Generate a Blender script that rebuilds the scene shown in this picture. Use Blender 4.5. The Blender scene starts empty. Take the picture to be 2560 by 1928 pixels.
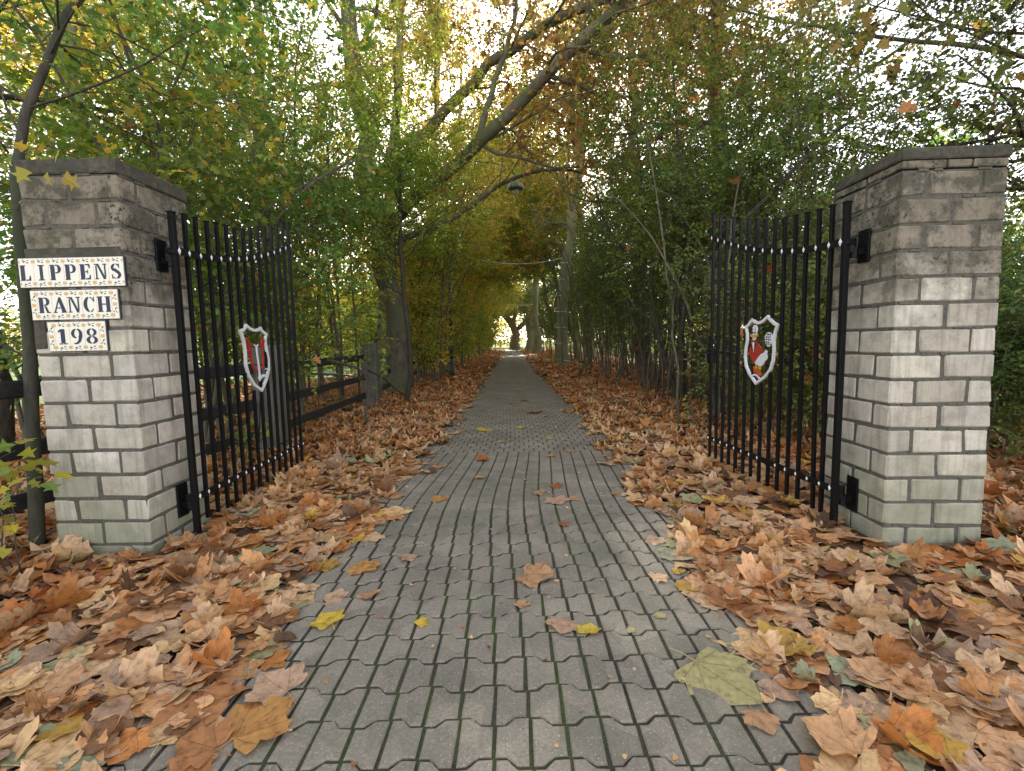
import bpy, math, random
import numpy as np
from mathutils import Vector, Matrix

scene = bpy.context.scene
col = scene.collection
RAD = math.radians

# ------------------------------------------------------------------ camera, sky, sun, exposure
CAM = Vector((0.0, 0.0, 1.08))
F = Vector((-0.00436672, 0.99566876, -0.092869))
R = Vector((0.99979383, 0.00250537, -0.0201499))
U = Vector((0.01982996, 0.09293784, 0.99547442))
cam_data = bpy.data.cameras.new("camera")
cam = bpy.data.objects.new("camera", cam_data)
cam.matrix_world = Matrix(((R.x, U.x, -F.x, CAM.x), (R.y, U.y, -F.y, CAM.y), (R.z, U.z, -F.z, CAM.z), (0, 0, 0, 1)))
cam_data.sensor_width = 36.0
cam_data.lens = 16.62
cam_data.clip_start = 0.05
cam_data.clip_end = 2000
col.objects.link(cam)
scene.camera = cam

SUN_EL, SUN_AZ = 25.65, -1.43
world = bpy.data.worlds.new("World")
scene.world = world
world.use_nodes = True
wn = world.node_tree.nodes
wl = world.node_tree.links
wn.clear()
sky = wn.new("ShaderNodeTexSky")
sky.sky_type = 'NISHITA'
sky.sun_disc = False
sky.sun_elevation = RAD(SUN_EL)
sky.sun_rotation = RAD(SUN_AZ)
sky.air_density = 1.0
sky.dust_density = 1.0
sky.ozone_density = 1.0
hs = wn.new("ShaderNodeHueSaturation")
hs.inputs['Saturation'].default_value = 0.4
hs.inputs['Value'].default_value = 1.0
bg = wn.new("ShaderNodeBackground")
bg.inputs['Strength'].default_value = 0.15
wo = wn.new("ShaderNodeOutputWorld")
wl.new(sky.outputs[0], hs.inputs['Color'])
warm = wn.new("ShaderNodeMix"); warm.data_type = 'RGBA'; warm.blend_type = 'MULTIPLY'
warm.inputs[0].default_value = 1.0; warm.inputs[7].default_value = (1.03, 0.985, 0.935, 1)
wl.new(hs.outputs[0], warm.inputs[6])
wl.new(warm.outputs[2], bg.inputs[0])
wl.new(bg.outputs[0], wo.inputs[0])

sd = bpy.data.lights.new("sun", 'SUN')
sd.energy = 4.6
sd.angle = RAD(0.6)
sd.color = (1.0, 0.93, 0.82)
so = bpy.data.objects.new("sun", sd)
sdir = Vector((math.sin(RAD(SUN_AZ)) * math.cos(RAD(SUN_EL)), math.cos(RAD(SUN_AZ)) * math.cos(RAD(SUN_EL)), math.sin(RAD(SUN_EL))))
so.rotation_euler = sdir.to_track_quat('Z', 'Y').to_euler()
so.location = sdir * 60
col.objects.link(so)

scene.view_settings.view_transform = 'Standard'
scene.view_settings.look = 'None'
scene.view_settings.exposure = 2.05
scene.view_settings.gamma = 1.0
scene.view_settings.use_curve_mapping = False
scene.cycles.max_bounces = 8
scene.cycles.transparent_max_bounces = 12
scene.cycles.transmission_bounces = 4
scene.cycles.diffuse_bounces = 5
scene.cycles.use_denoising = True

# ------------------------------------------------------------------ helpers
def link(o, parent=None, **props):
    col.objects.link(o)
    if parent is not None:
        o.parent = parent
    for k, v in props.items():
        if v is not None:
            o[k] = v
    return o

def new_mesh(name, verts, faces, mats=(), smooth=False):
    me = bpy.data.meshes.new(name)
    me.from_pydata([tuple(v) for v in verts], [], faces)
    for m in mats:
        me.materials.append(m)
    if smooth:
        me.polygons.foreach_set('use_smooth', [True] * len(me.polygons))
    me.update()
    return me

def np_mesh(name, V, loops, sizes, mats=(), smooth=False, color=None, uv=None, matidx=None):
    """V (N,3), loops flat int array, sizes per polygon"""
    me = bpy.data.meshes.new(name)
    V = np.ascontiguousarray(V, dtype=np.float32)
    loops = np.ascontiguousarray(loops, dtype=np.int32)
    sizes = np.ascontiguousarray(sizes, dtype=np.int32)
    me.vertices.add(len(V))
    me.vertices.foreach_set('co', V.ravel())
    me.loops.add(len(loops))
    me.loops.foreach_set('vertex_index', loops)
    me.polygons.add(len(sizes))
    starts = np.concatenate([[0], np.cumsum(sizes)[:-1]]).astype(np.int32)
    me.polygons.foreach_set('loop_start', starts)
    try:
        me.polygons.foreach_set('loop_total', sizes)
    except Exception:
        pass
    for m in mats:
        me.materials.append(m)
    if matidx is not None:
        me.polygons.foreach_set('material_index', np.ascontiguousarray(matidx, dtype=np.int32))
    me.polygons.foreach_set('use_smooth', np.full(len(sizes), smooth, dtype=bool))
    if color is not None:
        a = me.color_attributes.new('tint', 'FLOAT_COLOR', 'POINT')
        c = np.ones((len(V), 4), dtype=np.float32)
        c[:, :3] = color
        a.data.foreach_set('color', c.ravel())
    if uv is not None:
        l = me.uv_layers.new(name='UVMap')
        l.data.foreach_set('uv', np.ascontiguousarray(uv[loops], dtype=np.float32).ravel())
    me.update(calc_edges=True)
    return me

def obj(name, me, parent=None, loc=None, **props):
    o = bpy.data.objects.new(name, me)
    if loc is not None:
        o.location = loc
    return link(o, parent, **props)

def thing(name, label, cat, loc=(0, 0, 0), group=None):
    o = bpy.data.objects.new(name, None)
    o.location = loc
    o.empty_display_size = 0.1
    return link(o, None, label=label, category=cat, group=group)

class MB:
    def __init__(s):
        s.v = []; s.f = []; s.mi = []
    def add(s, vs, fs, mi=0):
        n = len(s.v)
        s.v += [tuple(v) for v in vs]
        s.f += [tuple(i + n for i in f) for f in fs]
        s.mi += [mi] * len(fs)
        return s
    def box(s, x0, x1, y0, y1, z0, z1, mi=0, b=0.0):
        if b <= 0:
            vs = [(x, y, z) for z in (z0, z1) for y in (y0, y1) for x in (x0, x1)]
            return s.add(vs, [(0, 2, 3, 1), (4, 5, 7, 6), (0, 1, 5, 4), (2, 6, 7, 3), (0, 4, 6, 2), (1, 3, 7, 5)], mi)
        vs, fs = chamfer_box(x0, x1, y0, y1, z0, z1, b)
        return s.add(vs, fs, mi)
    def cyl(s, a, b, r0, r1=None, n=8, mi=0, cap=True):
        r1 = r0 if r1 is None else r1
        a = Vector(a); b = Vector(b); d = (b - a).normalized()
        t = Vector((1, 0, 0)) if abs(d.x) < .8 else Vector((0, 1, 0))
        e1 = d.cross(t).normalized(); e2 = d.cross(e1)
        vs = []
        for p, r in ((a, r0), (b, r1)):
            for i in range(n):
                w = 2 * math.pi * i / n
                vs.append(p + e1 * (r * math.cos(w)) + e2 * (r * math.sin(w)))
        fs = [(i, (i + 1) % n, n + (i + 1) % n, n + i) for i in range(n)]
        if cap:
            fs += [tuple(range(n))[::-1], tuple(range(n, 2 * n))]
        return s.add(vs, fs, mi)
    def prism(s, pts, T, depth, mi=0):
        """pts 2d polygon; T maps (u,v,w)->xyz; w from 0 to depth"""
        n = len(pts)
        vs = [T(u, v, 0) for u, v in pts] + [T(u, v, depth) for u, v in pts]
        fs = [tuple(range(n))[::-1], tuple(range(n, 2 * n))] + [(i, (i + 1) % n, n + (i + 1) % n, n + i) for i in range(n)]
        return s.add(vs, fs, mi)
    def mesh(s, name, mats, smooth=False):
        me = new_mesh(name, s.v, s.f, mats, smooth)
        if any(s.mi):
            me.polygons.foreach_set('material_index', s.mi)
        return me

def chamfer_box(x0, x1, y0, y1, z0, z1, b, rng=None, jit=0.0):
    lo = (x0, y0, z0); hi = (x1, y1, z1)
    vs = []; idx = {}
    for sx in (0, 1):
        for sy in (0, 1):
            for sz in (0, 1):
                s = (sx, sy, sz)
                bb = b * (1 if rng is None else rng.uniform(.6, 2.2 if rng.random() < .3 else 1.3))
                for ax in range(3):
                    p = [hi[k] if s[k] else lo[k] for k in range(3)]
                    for k in range(3):
                        if k != ax:
                            p[k] += -bb if s[k] else bb
                    if rng is not None:
                        p = [c + rng.uniform(-jit, jit) for c in p]
                    idx[(s, ax)] = len(vs); vs.append(tuple(p))
    fs = []
    for ax in range(3):
        o = [k for k in range(3) if k != ax]
        for sv in (0, 1):
            q = []
            for a, c in ((0, 0), (1, 0), (1, 1), (0, 1)):
                s = [0, 0, 0]; s[ax] = sv; s[o[0]] = a; s[o[1]] = c
                q.append(idx[(tuple(s), ax)])
            flip = (sv == 0) ^ (ax == 1)
            fs.append(tuple(q[::-1] if flip else q))
    for ax in range(3):                       # edges parallel to ax
        o = [k for k in range(3) if k != ax]
        for a in (0, 1):
            for c in (0, 1):
                s0 = [0, 0, 0]; s0[o[0]] = a; s0[o[1]] = c
                s1 = list(s0); s1[ax] = 1
                s0 = tuple(s0); s1 = tuple(s1)
                fs.append((idx[(s0, o[0])], idx[(s1, o[0])], idx[(s1, o[1])], idx[(s0, o[1])]))
    for sx in (0, 1):
        for sy in (0, 1):
            for sz in (0, 1):
                s = (sx, sy, sz)
                fs.append((idx[(s, 0)], idx[(s, 1)], idx[(s, 2)]))
    c = Vector(((x0 + x1) / 2, (y0 + y1) / 2, (z0 + z1) / 2))
    out = []
    for f in fs:
        P = [Vector(vs[i]) for i in f]
        nrm = (P[1] - P[0]).cross(P[2] - P[0])
        m = sum(P, Vector()) / len(P)
        out.append(f if nrm.dot(m - c) > 0 else f[::-1])
    return vs, out

# ------------------------------------------------------------------ materials
def mat(name, color=(.5, .5, .5), rough=.6, metal=0.0):
    m = bpy.data.materials.new(name)
    m.use_nodes = True
    b = m.node_tree.nodes['Principled BSDF']
    b.inputs['Base Color'].default_value = (*color, 1)
    b.inputs['Roughness'].default_value = rough
    b.inputs['Metallic'].default_value = metal
    return m, m.node_tree.nodes, m.node_tree.links, b

def nd(N, t, **kw):
    n = N.new(t)
    for k, v in kw.items():
        setattr(n, k, v)
    return n

def noise(N, L, vec, scale, detail=4, rough=.55):
    n = nd(N, 'ShaderNodeTexNoise')
    n.inputs['Scale'].default_value = scale
    n.inputs['Detail'].default_value = detail
    n.inputs['Roughness'].default_value = rough
    if vec is not None:
        L.new(vec, n.inputs['Vector'])
    return n.outputs[0]

def ramp(N, L, fac, stops, interp='LINEAR'):
    r = nd(N, 'ShaderNodeValToRGB')
    r.color_ramp.interpolation = interp
    e = r.color_ramp.elements
    while len(e) < len(stops):
        e.new(0.5)
    for i, (p, c) in enumerate(stops):
        e[i].position = p
        e[i].color = (*c, 1) if len(c) == 3 else c
    L.new(fac, r.inputs[0])
    return r.outputs[0]

def mix(N, L, fac, a, b, mode='MIX'):
    m = nd(N, 'ShaderNodeMix', data_type='RGBA', blend_type=mode)
    for sock, v in ((m.inputs[0], fac), (m.inputs[6], a), (m.inputs[7], b)):
        if isinstance(v, (int, float)):
            sock.default_value = v
        elif isinstance(v, tuple):
            sock.default_value = (*v, 1)
        else:
            L.new(v, sock)
    return m.outputs[2]

def math_(N, L, op, a, b=0.0, c=0.0, clamp=False):
    m = nd(N, 'ShaderNodeMath', operation=op)
    m.use_clamp = clamp
    for s, v in zip(m.inputs, (a, b, c)):
        if isinstance(v, (int, float)):
            s.default_value = v
        else:
            L.new(v, s)
    return m.outputs[0]

def scalevec(N, L, vec, s):
    m = nd(N, 'ShaderNodeMapping')
    m.inputs['Scale'].default_value = s
    L.new(vec, m.inputs['Vector'])
    return m.outputs[0]

def bump(N, L, b, h, strength=.3, dist=.01):
    n = nd(N, 'ShaderNodeBump')
    n.inputs['Strength'].default_value = strength
    n.inputs['Distance'].default_value = dist
    L.new(h, n.inputs['Height'])
    L.new(n.outputs[0], b.inputs['Normal'])

def wpos(N):
    return nd(N, 'ShaderNodeNewGeometry').outputs['Position']

def leaf_material(name, src='attr', transl=.4, veins=False, rough=.55, spec=.25, val=1.0):
    m, N, L, b = mat(name, rough=rough)
    out = N['Material Output']
    if src == 'attr':
        c = nd(N, 'ShaderNodeVertexColor', layer_name='tint').outputs[0]
        if name.startswith('foliage'):
            ia = nd(N, 'ShaderNodeAttribute', attribute_name='shade', attribute_type='INSTANCER')
            c = mix(N, L, 1.0, c, ia.outputs['Vector'], 'MULTIPLY')
            c = mix(N, L, 1.0, c, (1.5, 1.46, 1.3), 'MULTIPLY')
    else:
        c = nd(N, 'ShaderNodeObjectInfo').outputs['Color']
    if veins:
        uv = nd(N, 'ShaderNodeUVMap').outputs[0]
        sep = nd(N, 'ShaderNodeSeparateXYZ')
        L.new(uv, sep.inputs[0])
        ax = math_(N, L, 'ABSOLUTE', sep.outputs[0])
        y = sep.outputs[1]
        d = math_(N, L, 'ABSOLUTE', sep.outputs[0])
        for ang in (40, 82):
            s, cc = math.sin(RAD(ang)), math.cos(RAD(ang))
            p = math_(N, L, 'SUBTRACT', math_(N, L, 'MULTIPLY', ax, cc), math_(N, L, 'MULTIPLY', y, s))
            d = math_(N, L, 'MINIMUM', d, math_(N, L, 'ABSOLUTE', p))
        # side veins: fine herringbone
        w = math_(N, L, 'FRACT', math_(N, L, 'MULTIPLY', math_(N, L, 'SUBTRACT', y, math_(N, L, 'MULTIPLY', ax, .8)), 7.0))
        w = math_(N, L, 'ABSOLUTE', math_(N, L, 'SUBTRACT', w, .5))
        side = math_(N, L, 'MULTIPLY', math_(N, L, 'LESS_THAN', w, .045), .35)
        line = math_(N, L, 'MAXIMUM', math_(N, L, 'SUBTRACT', 1.0, math_(N, L, 'MULTIPLY', d, 60), clamp=True), side)
        blot = noise(N, L, wpos(N), 38, 5, .65)
        c = mix(N, L, 1.0, c, ramp(N, L, blot, [(.3, (.5, .43, .37)), (.47, (.92, .92, .92)), (.72, (1.25, 1.2, 1.14))]), 'MULTIPLY')
        c = mix(N, L, math_(N, L, 'MULTIPLY', line, .55), c, mix(N, L, 1.0, c, (.45, .34, .28), 'MULTIPLY'))
        bump(N, L, b, math_(N, L, 'ADD', line, math_(N, L, 'MULTIPLY', blot, 1.4)), .5, .002)
    if val != 1.0:
        c = mix(N, L, 1.0, c, (val, val, val), 'MULTIPLY')
    L.new(c, b.inputs['Base Color'])
    b.inputs['Specular IOR Level'].default_value = spec
    t = nd(N, 'ShaderNodeBsdfTranslucent')
    tc = mix(N, L, 1.0, c, (1.2, 1.28, .9), 'MULTIPLY')
    L.new(tc, t.inputs[0])
    ms = nd(N, 'ShaderNodeMixShader')
    ms.inputs[0].default_value = transl
    L.new(b.outputs[0], ms.inputs[1])
    L.new(t.outputs[0], ms.inputs[2])
    L.new(ms.outputs[0], out.inputs[0])
    return m

M_LITTER_NEAR = leaf_material('fallen_leaf', 'attr', .16, True)
M_LITTER_OBJ = leaf_material('fallen_leaf_single', 'obj', .16, True)
M_LITTER = leaf_material('leaf_litter', 'attr', .15, False)
M_FOL = leaf_material('foliage', 'attr', .46, False, .5, .3)
M_FOL_DULL = leaf_material('foliage_dull', 'attr', .38, False, .5, .3)

def bark_material(name, c1, c2, c3, sx=18, sz=4, rough=.85):
    m, N, L, b = mat(name, rough=rough)
    p = wpos(N)
    v = scalevec(N, L, p, (sx, sx, sz))
    n1 = noise(N, L, v, 1.0, 6, .6)
    n2 = noise(N, L, p, 1.3, 3, .5)
    c = ramp(N, L, n1, [(.3, c1), (.62, c2)])
    c = mix(N, L, ramp(N, L, n2, [(.42, (0, 0, 0)), (.62, (1, 1, 1))]), c, c3)
    L.new(c, b.inputs['Base Color'])
    bump(N, L, b, n1, .6, .02)
    return m
M_BARK_PLANE = bark_material('plane_bark', (.045, .038, .026), (.155, .128, .085), (.10, .108, .055), 9, 3)
M_BARK_GREEN = bark_material('green_bark', (.13, .125, .075), (.30, .28, .18), (.17, .18, .085), 12, 2)
M_BARK_THIN = bark_material('thin_bark', (.055, .045, .032), (.175, .145, .10), (.085, .078, .048), 30, 10)
M_BARK_DARK = bark_material('dark_bark', (.022, .018, .013), (.075, .06, .045), (.04, .045, .022), 25, 8)
M_TWIG = bark_material('twig_bark', (.045, .036, .026), (.11, .088, .06), (.06, .055, .035), 40, 14)

def brick_material():
    m, N, L, b = mat('lime_sand_brick', rough=.85)
    oi = nd(N, 'ShaderNodeObjectInfo')
    p = wpos(N)
    sep = nd(N, 'ShaderNodeSeparateXYZ')
    L.new(p, sep.inputs[0])
    z = sep.outputs[2]
    base = ramp(N, L, oi.outputs['Random'], [(0, (.42, .385, .34)), (.35, (.58, .535, .485)), (.7, (.49, .45, .40)), (1, (.68, .63, .575))])
    base = mix(N, L, 1.0, base, oi.outputs['Color'], 'MULTIPLY')
    sand = noise(N, L, p, 260, 3, .7)
    blot = noise(N, L, p, 14, 5, .6)
    c = mix(N, L, 1.0, base, ramp(N, L, sand, [(.3, (.72, .72, .72)), (.6, (1.08, 1.08, 1.06))]), 'MULTIPLY')
    c = mix(N, L, 1.0, c, ramp(N, L, blot, [(.3, (.72, .70, .66)), (.55, (1.04, 1.03, 1.0))]), 'MULTIPLY')
    # rain streaks: stretched down the wall
    st = noise(N, L, scalevec(N, L, p, (34, 34, 2.2)), 1.0, 4, .6)
    c = mix(N, L, math_(N, L, 'MULTIPLY', ramp(N, L, st, [(.48, (0, 0, 0)), (.7, (1, 1, 1))]), .6), c, (.20, .185, .155))
    # dirt grown in from the top: brown-grey weathering with black lichen
    hn = math_(N, L, 'ADD', z, math_(N, L, 'MULTIPLY', math_(N, L, 'SUBTRACT', noise(N, L, p, 4.2, 4, .6), .5), .75))
    top = nd(N, 'ShaderNodeMapRange'); top.inputs[1].default_value = 1.12; top.inputs[2].default_value = 1.52
    L.new(hn, top.inputs[0])
    c = mix(N, L, math_(N, L, 'MULTIPLY', top.outputs[0], .76), c, mix(N, L, blot, (.055, .041, .024), (.215, .168, .105)))
    patch = ramp(N, L, noise(N, L, p, 8, 5, .7), [(.46, (0, 0, 0)), (.56, (1, 1, 1))])
    c = mix(N, L, math_(N, L, 'MULTIPLY', math_(N, L, 'MULTIPLY', patch, top.outputs[0]), .7), c, (.035, .036, .022))
    lich = noise(N, L, p, 42, 6, .75)
    lm = math_(N, L, 'MULTIPLY', ramp(N, L, lich, [(.53, (0, 0, 0)), (.6, (1, 1, 1))]), math_(N, L, 'MULTIPLY', top.outputs[0], math_(N, L, 'ADD', .25, ramp(N, L, noise(N, L, p, 2.6, 2), [(.45, (0, 0, 0)), (.6, (.8, .8, .8))]))))
    c = mix(N, L, lm, c, (.018, .019, .012))
    # green algae near the ground
    lo = nd(N, 'ShaderNodeMapRange'); lo.inputs[1].default_value = .62; lo.inputs[2].default_value = .12
    L.new(math_(N, L, 'ADD', z, math_(N, L, 'MULTIPLY', math_(N, L, 'SUBTRACT', noise(N, L, p, 5, 4), .5), .75)), lo.inputs[0])
    c = mix(N, L, math_(N, L, 'MULTIPLY', lo.outputs[0], .6), c, (.17, .185, .10))
    # small pits
    pit = nd(N, 'ShaderNodeTexVoronoi'); pit.inputs['Scale'].default_value = 75; L.new(p, pit.inputs['Vector'])
    pm = ramp(N, L, pit.outputs[0], [(.06, (1, 1, 1)), (.12, (0, 0, 0))])
    sel = math_(N, L, 'MULTIPLY', pm, ramp(N, L, noise(N, L, p, 9, 2), [(.5, (0, 0, 0)), (.62, (1, 1, 1))]))
    c = mix(N, L, math_(N, L, 'MULTIPLY', sel, .8), c, (.06, .055, .045))
    L.new(c, b.inputs['Base Color'])
    hh = math_(N, L, 'SUBTRACT', math_(N, L, 'MULTIPLY', sand, .5), math_(N, L, 'MULTIPLY', sel, .8))
    bump(N, L, b, math_(N, L, 'ADD', hh, blot), .6, .005)
    return m
M_BRICK = brick_material()

def mortar_material():
    m, N, L, b = mat('mortar', rough=.95)
    p = wpos(N)
    n = noise(N, L, p, 60, 6, .7)
    sep = nd(N, 'ShaderNodeSeparateXYZ'); L.new(p, sep.inputs[0])
    c = ramp(N, L, n, [(.3, (.06, .055, .047)), (.7, (.15, .136, .115))])
    c = mix(N, L, ramp(N, L, noise(N, L, p, 6, 3), [(.5, (0, 0, 0)), (.7, (.7, .7, .7))]), c, (.09, .10, .055))
    L.new(c, b.inputs['Base Color'])
    bump(N, L, b, n, .8, .006)
    return m
M_MORTAR = mortar_material()

def cement_material():
    m, N, L, b = mat('weathered_cement', rough=.95)
    p = wpos(N)
    n = noise(N, L, p, 30, 7, .7)
    n2 = noise(N, L, p, 7, 4, .6)
    c = ramp(N, L, n, [(.3, (.032, .029, .02)), (.7, (.115, .10, .074))])
    c = mix(N, L, ramp(N, L, n2, [(.5, (0, 0, 0)), (.62, (.85, .85, .85))]), c, (.05, .05, .036))
    L.new(c, b.inputs['Base Color'])
    bump(N, L, b, math_(N, L, 'ADD', n, n2), .7, .01)
    return m
M_CEMENT = cement_material()

def paver_material():
    m, N, L, b = mat('concrete_paver', rough=.7)
    b.inputs['Specular IOR Level'].default_value = .28
    p = wpos(N)
    oi = nd(N, 'ShaderNodeObjectInfo')
    n = noise(N, L, p, 90, 5, .7)
    big = noise(N, L, p, 1.6, 4, .6)
    c = ramp(N, L, n, [(.3, (.178, .156, .127)), (.7, (.292, .257, .210))])
    c = mix(N, L, 1.0, c, ramp(N, L, big, [(.3, (.74, .75, .71)), (.7, (1.18, 1.15, 1.12))]), 'MULTIPLY')
    cell = nd(N, 'ShaderNodeTexVoronoi'); cell.inputs['Scale'].default_value = 9.0; L.new(p, cell.inputs['Vector'])
    sepc = nd(N, 'ShaderNodeSeparateColor'); L.new(cell.outputs['Color'], sepc.inputs[0])
    c = mix(N, L, 1.0, c, ramp(N, L, sepc.outputs[0], [(0, (.84, .84, .83)), (1, (1.14, 1.12, 1.10))]), 'MULTIPLY')
    v = nd(N, 'ShaderNodeTexVoronoi'); v.inputs['Scale'].default_value = 170; L.new(p, v.inputs['Vector'])
    sc = nd(N, 'ShaderNodeSeparateColor'); L.new(v.outputs['Color'], sc.inputs[0])
    grit = math_(N, L, 'MULTIPLY', ramp(N, L, v.outputs[0], [(.2, (1, 1, 1)), (.34, (0, 0, 0))]), math_(N, L, 'GREATER_THAN', sc.outputs[0], .62))
    c = mix(N, L, math_(N, L, 'MULTIPLY', grit, .8), c, mix(N, L, sc.outputs[1], (.56, .54, .50), (.07, .065, .06)))
    mossy = math_(N, L, 'MULTIPLY', ramp(N, L, noise(N, L, p, 2.4, 5, .65), [(.5, (0, 0, 0)), (.72, (1, 1, 1))]), .35)
    c = mix(N, L, mossy, c, (.095, .11, .06))
    L.new(c, b.inputs['Base Color'])
    L.new(ramp(N, L, big, [(.3, (.7, .7, .7)), (.7, (.9, .9, .9))]), b.inputs['Roughness'])
    bump(N, L, b, math_(N, L, 'ADD', n, math_(N, L, 'MULTIPLY', grit, .5)), .3, .003)
    return m
M_PAVER = paver_material()

def joint_material():
    m, N, L, b = mat('joint_sand_moss', rough=1.0)
    p = wpos(N)
    n = noise(N, L, p, 2.1, 5, .6)
    f = noise(N, L, p, 140, 4, .7)
    dirt = ramp(N, L, f, [(.3, (.022, .018, .013)), (.7, (.075, .06, .045))])
    moss = ramp(N, L, f, [(.3, (.03, .042, .01)), (.7, (.09, .125, .03))])
    sep = nd(N, 'ShaderNodeSeparateXYZ'); L.new(p, sep.inputs[0])
    mid = nd(N, 'ShaderNodeMapRange'); mid.inputs[1].default_value = .85; mid.inputs[2].default_value = .25
    L.new(math_(N, L, 'ABSOLUTE', math_(N, L, 'ADD', sep.outputs[0], .08)), mid.inputs[0])
    c = mix(N, L, math_(N, L, 'MULTIPLY', ramp(N, L, n, [(.40, (0, 0, 0)), (.56, (1, 1, 1))]), mid.outputs[0]), dirt, moss)
    L.new(c, b.inputs['Base Color'])
    bump(N, L, b, f, 1.0, .01)
    return m
M_JOINT = joint_material()

def ground_material():
    m, N, L, b = mat('woodland_ground', rough=1.0)
    p = wpos(N)
    sep = nd(N, 'ShaderNodeSeparateXYZ'); L.new(p, sep.inputs[0])
    v = nd(N, 'ShaderNodeTexVoronoi'); v.inputs['Scale'].default_value = 9; L.new(p, v.inputs['Vector'])
    sc = nd(N, 'ShaderNodeSeparateColor'); L.new(v.outputs['Color'], sc.inputs[0])
    lit = ramp(N, L, sc.outputs[0], [(0, (.07, .04, .022)), (.4, (.20, .10, .045)), (.8, (.30, .17, .085)), (1, (.12, .07, .04))])
    fine = noise(N, L, p, 40, 5, .7)
    lit = mix(N, L, 1.0, lit, ramp(N, L, fine, [(.3, (.45, .45, .45)), (.7, (1.1, 1.1, 1.1))]), 'MULTIPLY')
    grass = ramp(N, L, noise(N, L, p, 12, 6, .7), [(.3, (.045, .085, .012)), (.7, (.12, .20, .035))])
    # meadow beyond the fence on the left, starts about four metres out
    edge = math_(N, L, 'ADD', sep.outputs[0], math_(N, L, 'MULTIPLY', noise(N, L, p, .8, 3), 2.0))
    g = nd(N, 'ShaderNodeMapRange'); g.inputs[1].default_value = -4.6; g.inputs[2].default_value = -6.0
    L.new(edge, g.inputs[0])
    far = nd(N, 'ShaderNodeMapRange'); far.inputs[1].default_value = 62; far.inputs[2].default_value = 72
    L.new(sep.outputs[1], far.inputs[0])
    c = mix(N, L, math_(N, L, 'MAXIMUM', g.outputs[0], far.outputs[0]), lit, grass)
    L.new(c, b.inputs['Base Color'])
    bump(N, L, b, fine, 1.0, .03)
    return m
M_GROUND = ground_material()

def iron_material(name, base=(.004, .004, .005)):
    m, N, L, b = mat(name, base, .38)
    b.inputs['Specular IOR Level'].default_value = .22
    p = wpos(N)
    n = noise(N, L, p, 55, 5, .7)
    c = mix(N, L, ramp(N, L, n, [(.62, (0, 0, 0)), (.72, (1, 1, 1))]), base, (.06, .03, .018))
    L.new(c, b.inputs['Base Color'])
    L.new(ramp(N, L, n, [(.3, (.32, .32, .32)), (.75, (.7, .7, .7))]), b.inputs['Roughness'])
    bump(N, L, b, n, .25, .002)
    return m
M_IRON = iron_material('black_painted_iron')

def wood_material(name, c1, c2, sz=3, rough=.9):
    m, N, L, b = mat(name, rough=rough)
    p = wpos(N)
    n = noise(N, L, scalevec(N, L, p, (60, 60, sz)), 1.0, 5, .6)
    n2 = noise(N, L, p, 5, 4, .6)
    c = ramp(N, L, n, [(.3, c1), (.7, c2)])
    c = mix(N, L, ramp(N, L, n2, [(.5, (0, 0, 0)), (.7, (.7, .7, .7))]), c, (.075, .085, .05))
    L.new(c, b.inputs['Base Color'])
    bump(N, L, b, n, .7, .006)
    return m
M_POST = wood_material('weathered_post', (.06, .055, .044), (.165, .148, .118))
M_STUMP = wood_material('rotten_wood', (.07, .035, .018), (.20, .11, .06))
def rail_material():
    m, N, L, b = mat('tarred_rail', rough=.75)
    n = noise(N, L, wpos(N), 30, 5, .7)
    L.new(ramp(N, L, n, [(.35, (.008, .008, .009)), (.75, (.035, .032, .028))]), b.inputs['Base Color'])
    bump(N, L, b, n, .5, .005)
    return m
M_RAIL = rail_material()

def painted(name, c, rough=.4, chip=(.10, .09, .08)):
    m, N, L, b = mat(name, c, rough)
    n = noise(N, L, wpos(N), 120, 4, .7)
    cc = mix(N, L, ramp(N, L, n, [(.3, (.0, .0, .0)), (.75, (.3, .3, .3))]), c, tuple(.55 * v for v in c))
    L.new(cc, b.inputs['Base Color'])
    bump(N, L, b, n, .2, .001)
    return m
M_WHITE = painted('white_paint', (.74, .74, .76))
M_RED = painted('red_paint', (.42, .03, .025))
M_YELLOW = painted('yellow_paint', (.62, .36, .03))
M_BLACK = painted('black_paint', (.015, .015, .018))
M_ORANGE = painted('orange_paint', (.55, .09, .02))
M_TILE = painted('glazed_tile', (.80, .75, .64), .25)
M_NAVY = painted('navy_glaze', (.005, .004, .048), .5)
M_OCHRE = painted('ochre_glaze', (.66, .36, .14), .25)
M_INK = painted('dark_glaze', (.03, .03, .045), .25)
M_ROPE = painted('white_rope_light', (.62, .66, .66), .5)
M_GREENPAINT = painted('green_painted_metal', (.018, .05, .038), .4)
M_LAMPGREEN = painted('lamp_enamel', (.07, .13, .11), .3)
def glass_material():
    m, N, L, b = mat('lamp_glass', (.75, .78, .8), .15)
    b.inputs['Transmission Weight'].default_value = .55
    return m
M_GLASS = glass_material()

# ------------------------------------------------------------------ ground height
def wob(x, y):
    return (np.sin(x * 2.1 + y * 1.3) + np.sin(x * 4.7 - y * 3.1 + 1.3) * .5 + np.sin(y * 5.3 + x * .7 + 2.1) * .4 + np.sin(x * 9.1 + 4) * np.sin(y * 8.3) * .35) / 2.2
def sstep(t):
    t = np.clip(t, 0, 1)
    return t * t * (3 - 2 * t)
def gz(x, y):
    a = np.abs(np.asarray(x, dtype=float))
    s = sstep((a - 1.02) / .55)
    far = sstep((a - 2.6) / 3.0)
    return -0.03 + s * (0.028 + .016 * wob(x, y)) + far * (.05 * wob(np.asarray(x) * .3, np.asarray(y) * .3))
def gzf(x, y):
    return float(gz(x, y))

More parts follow.
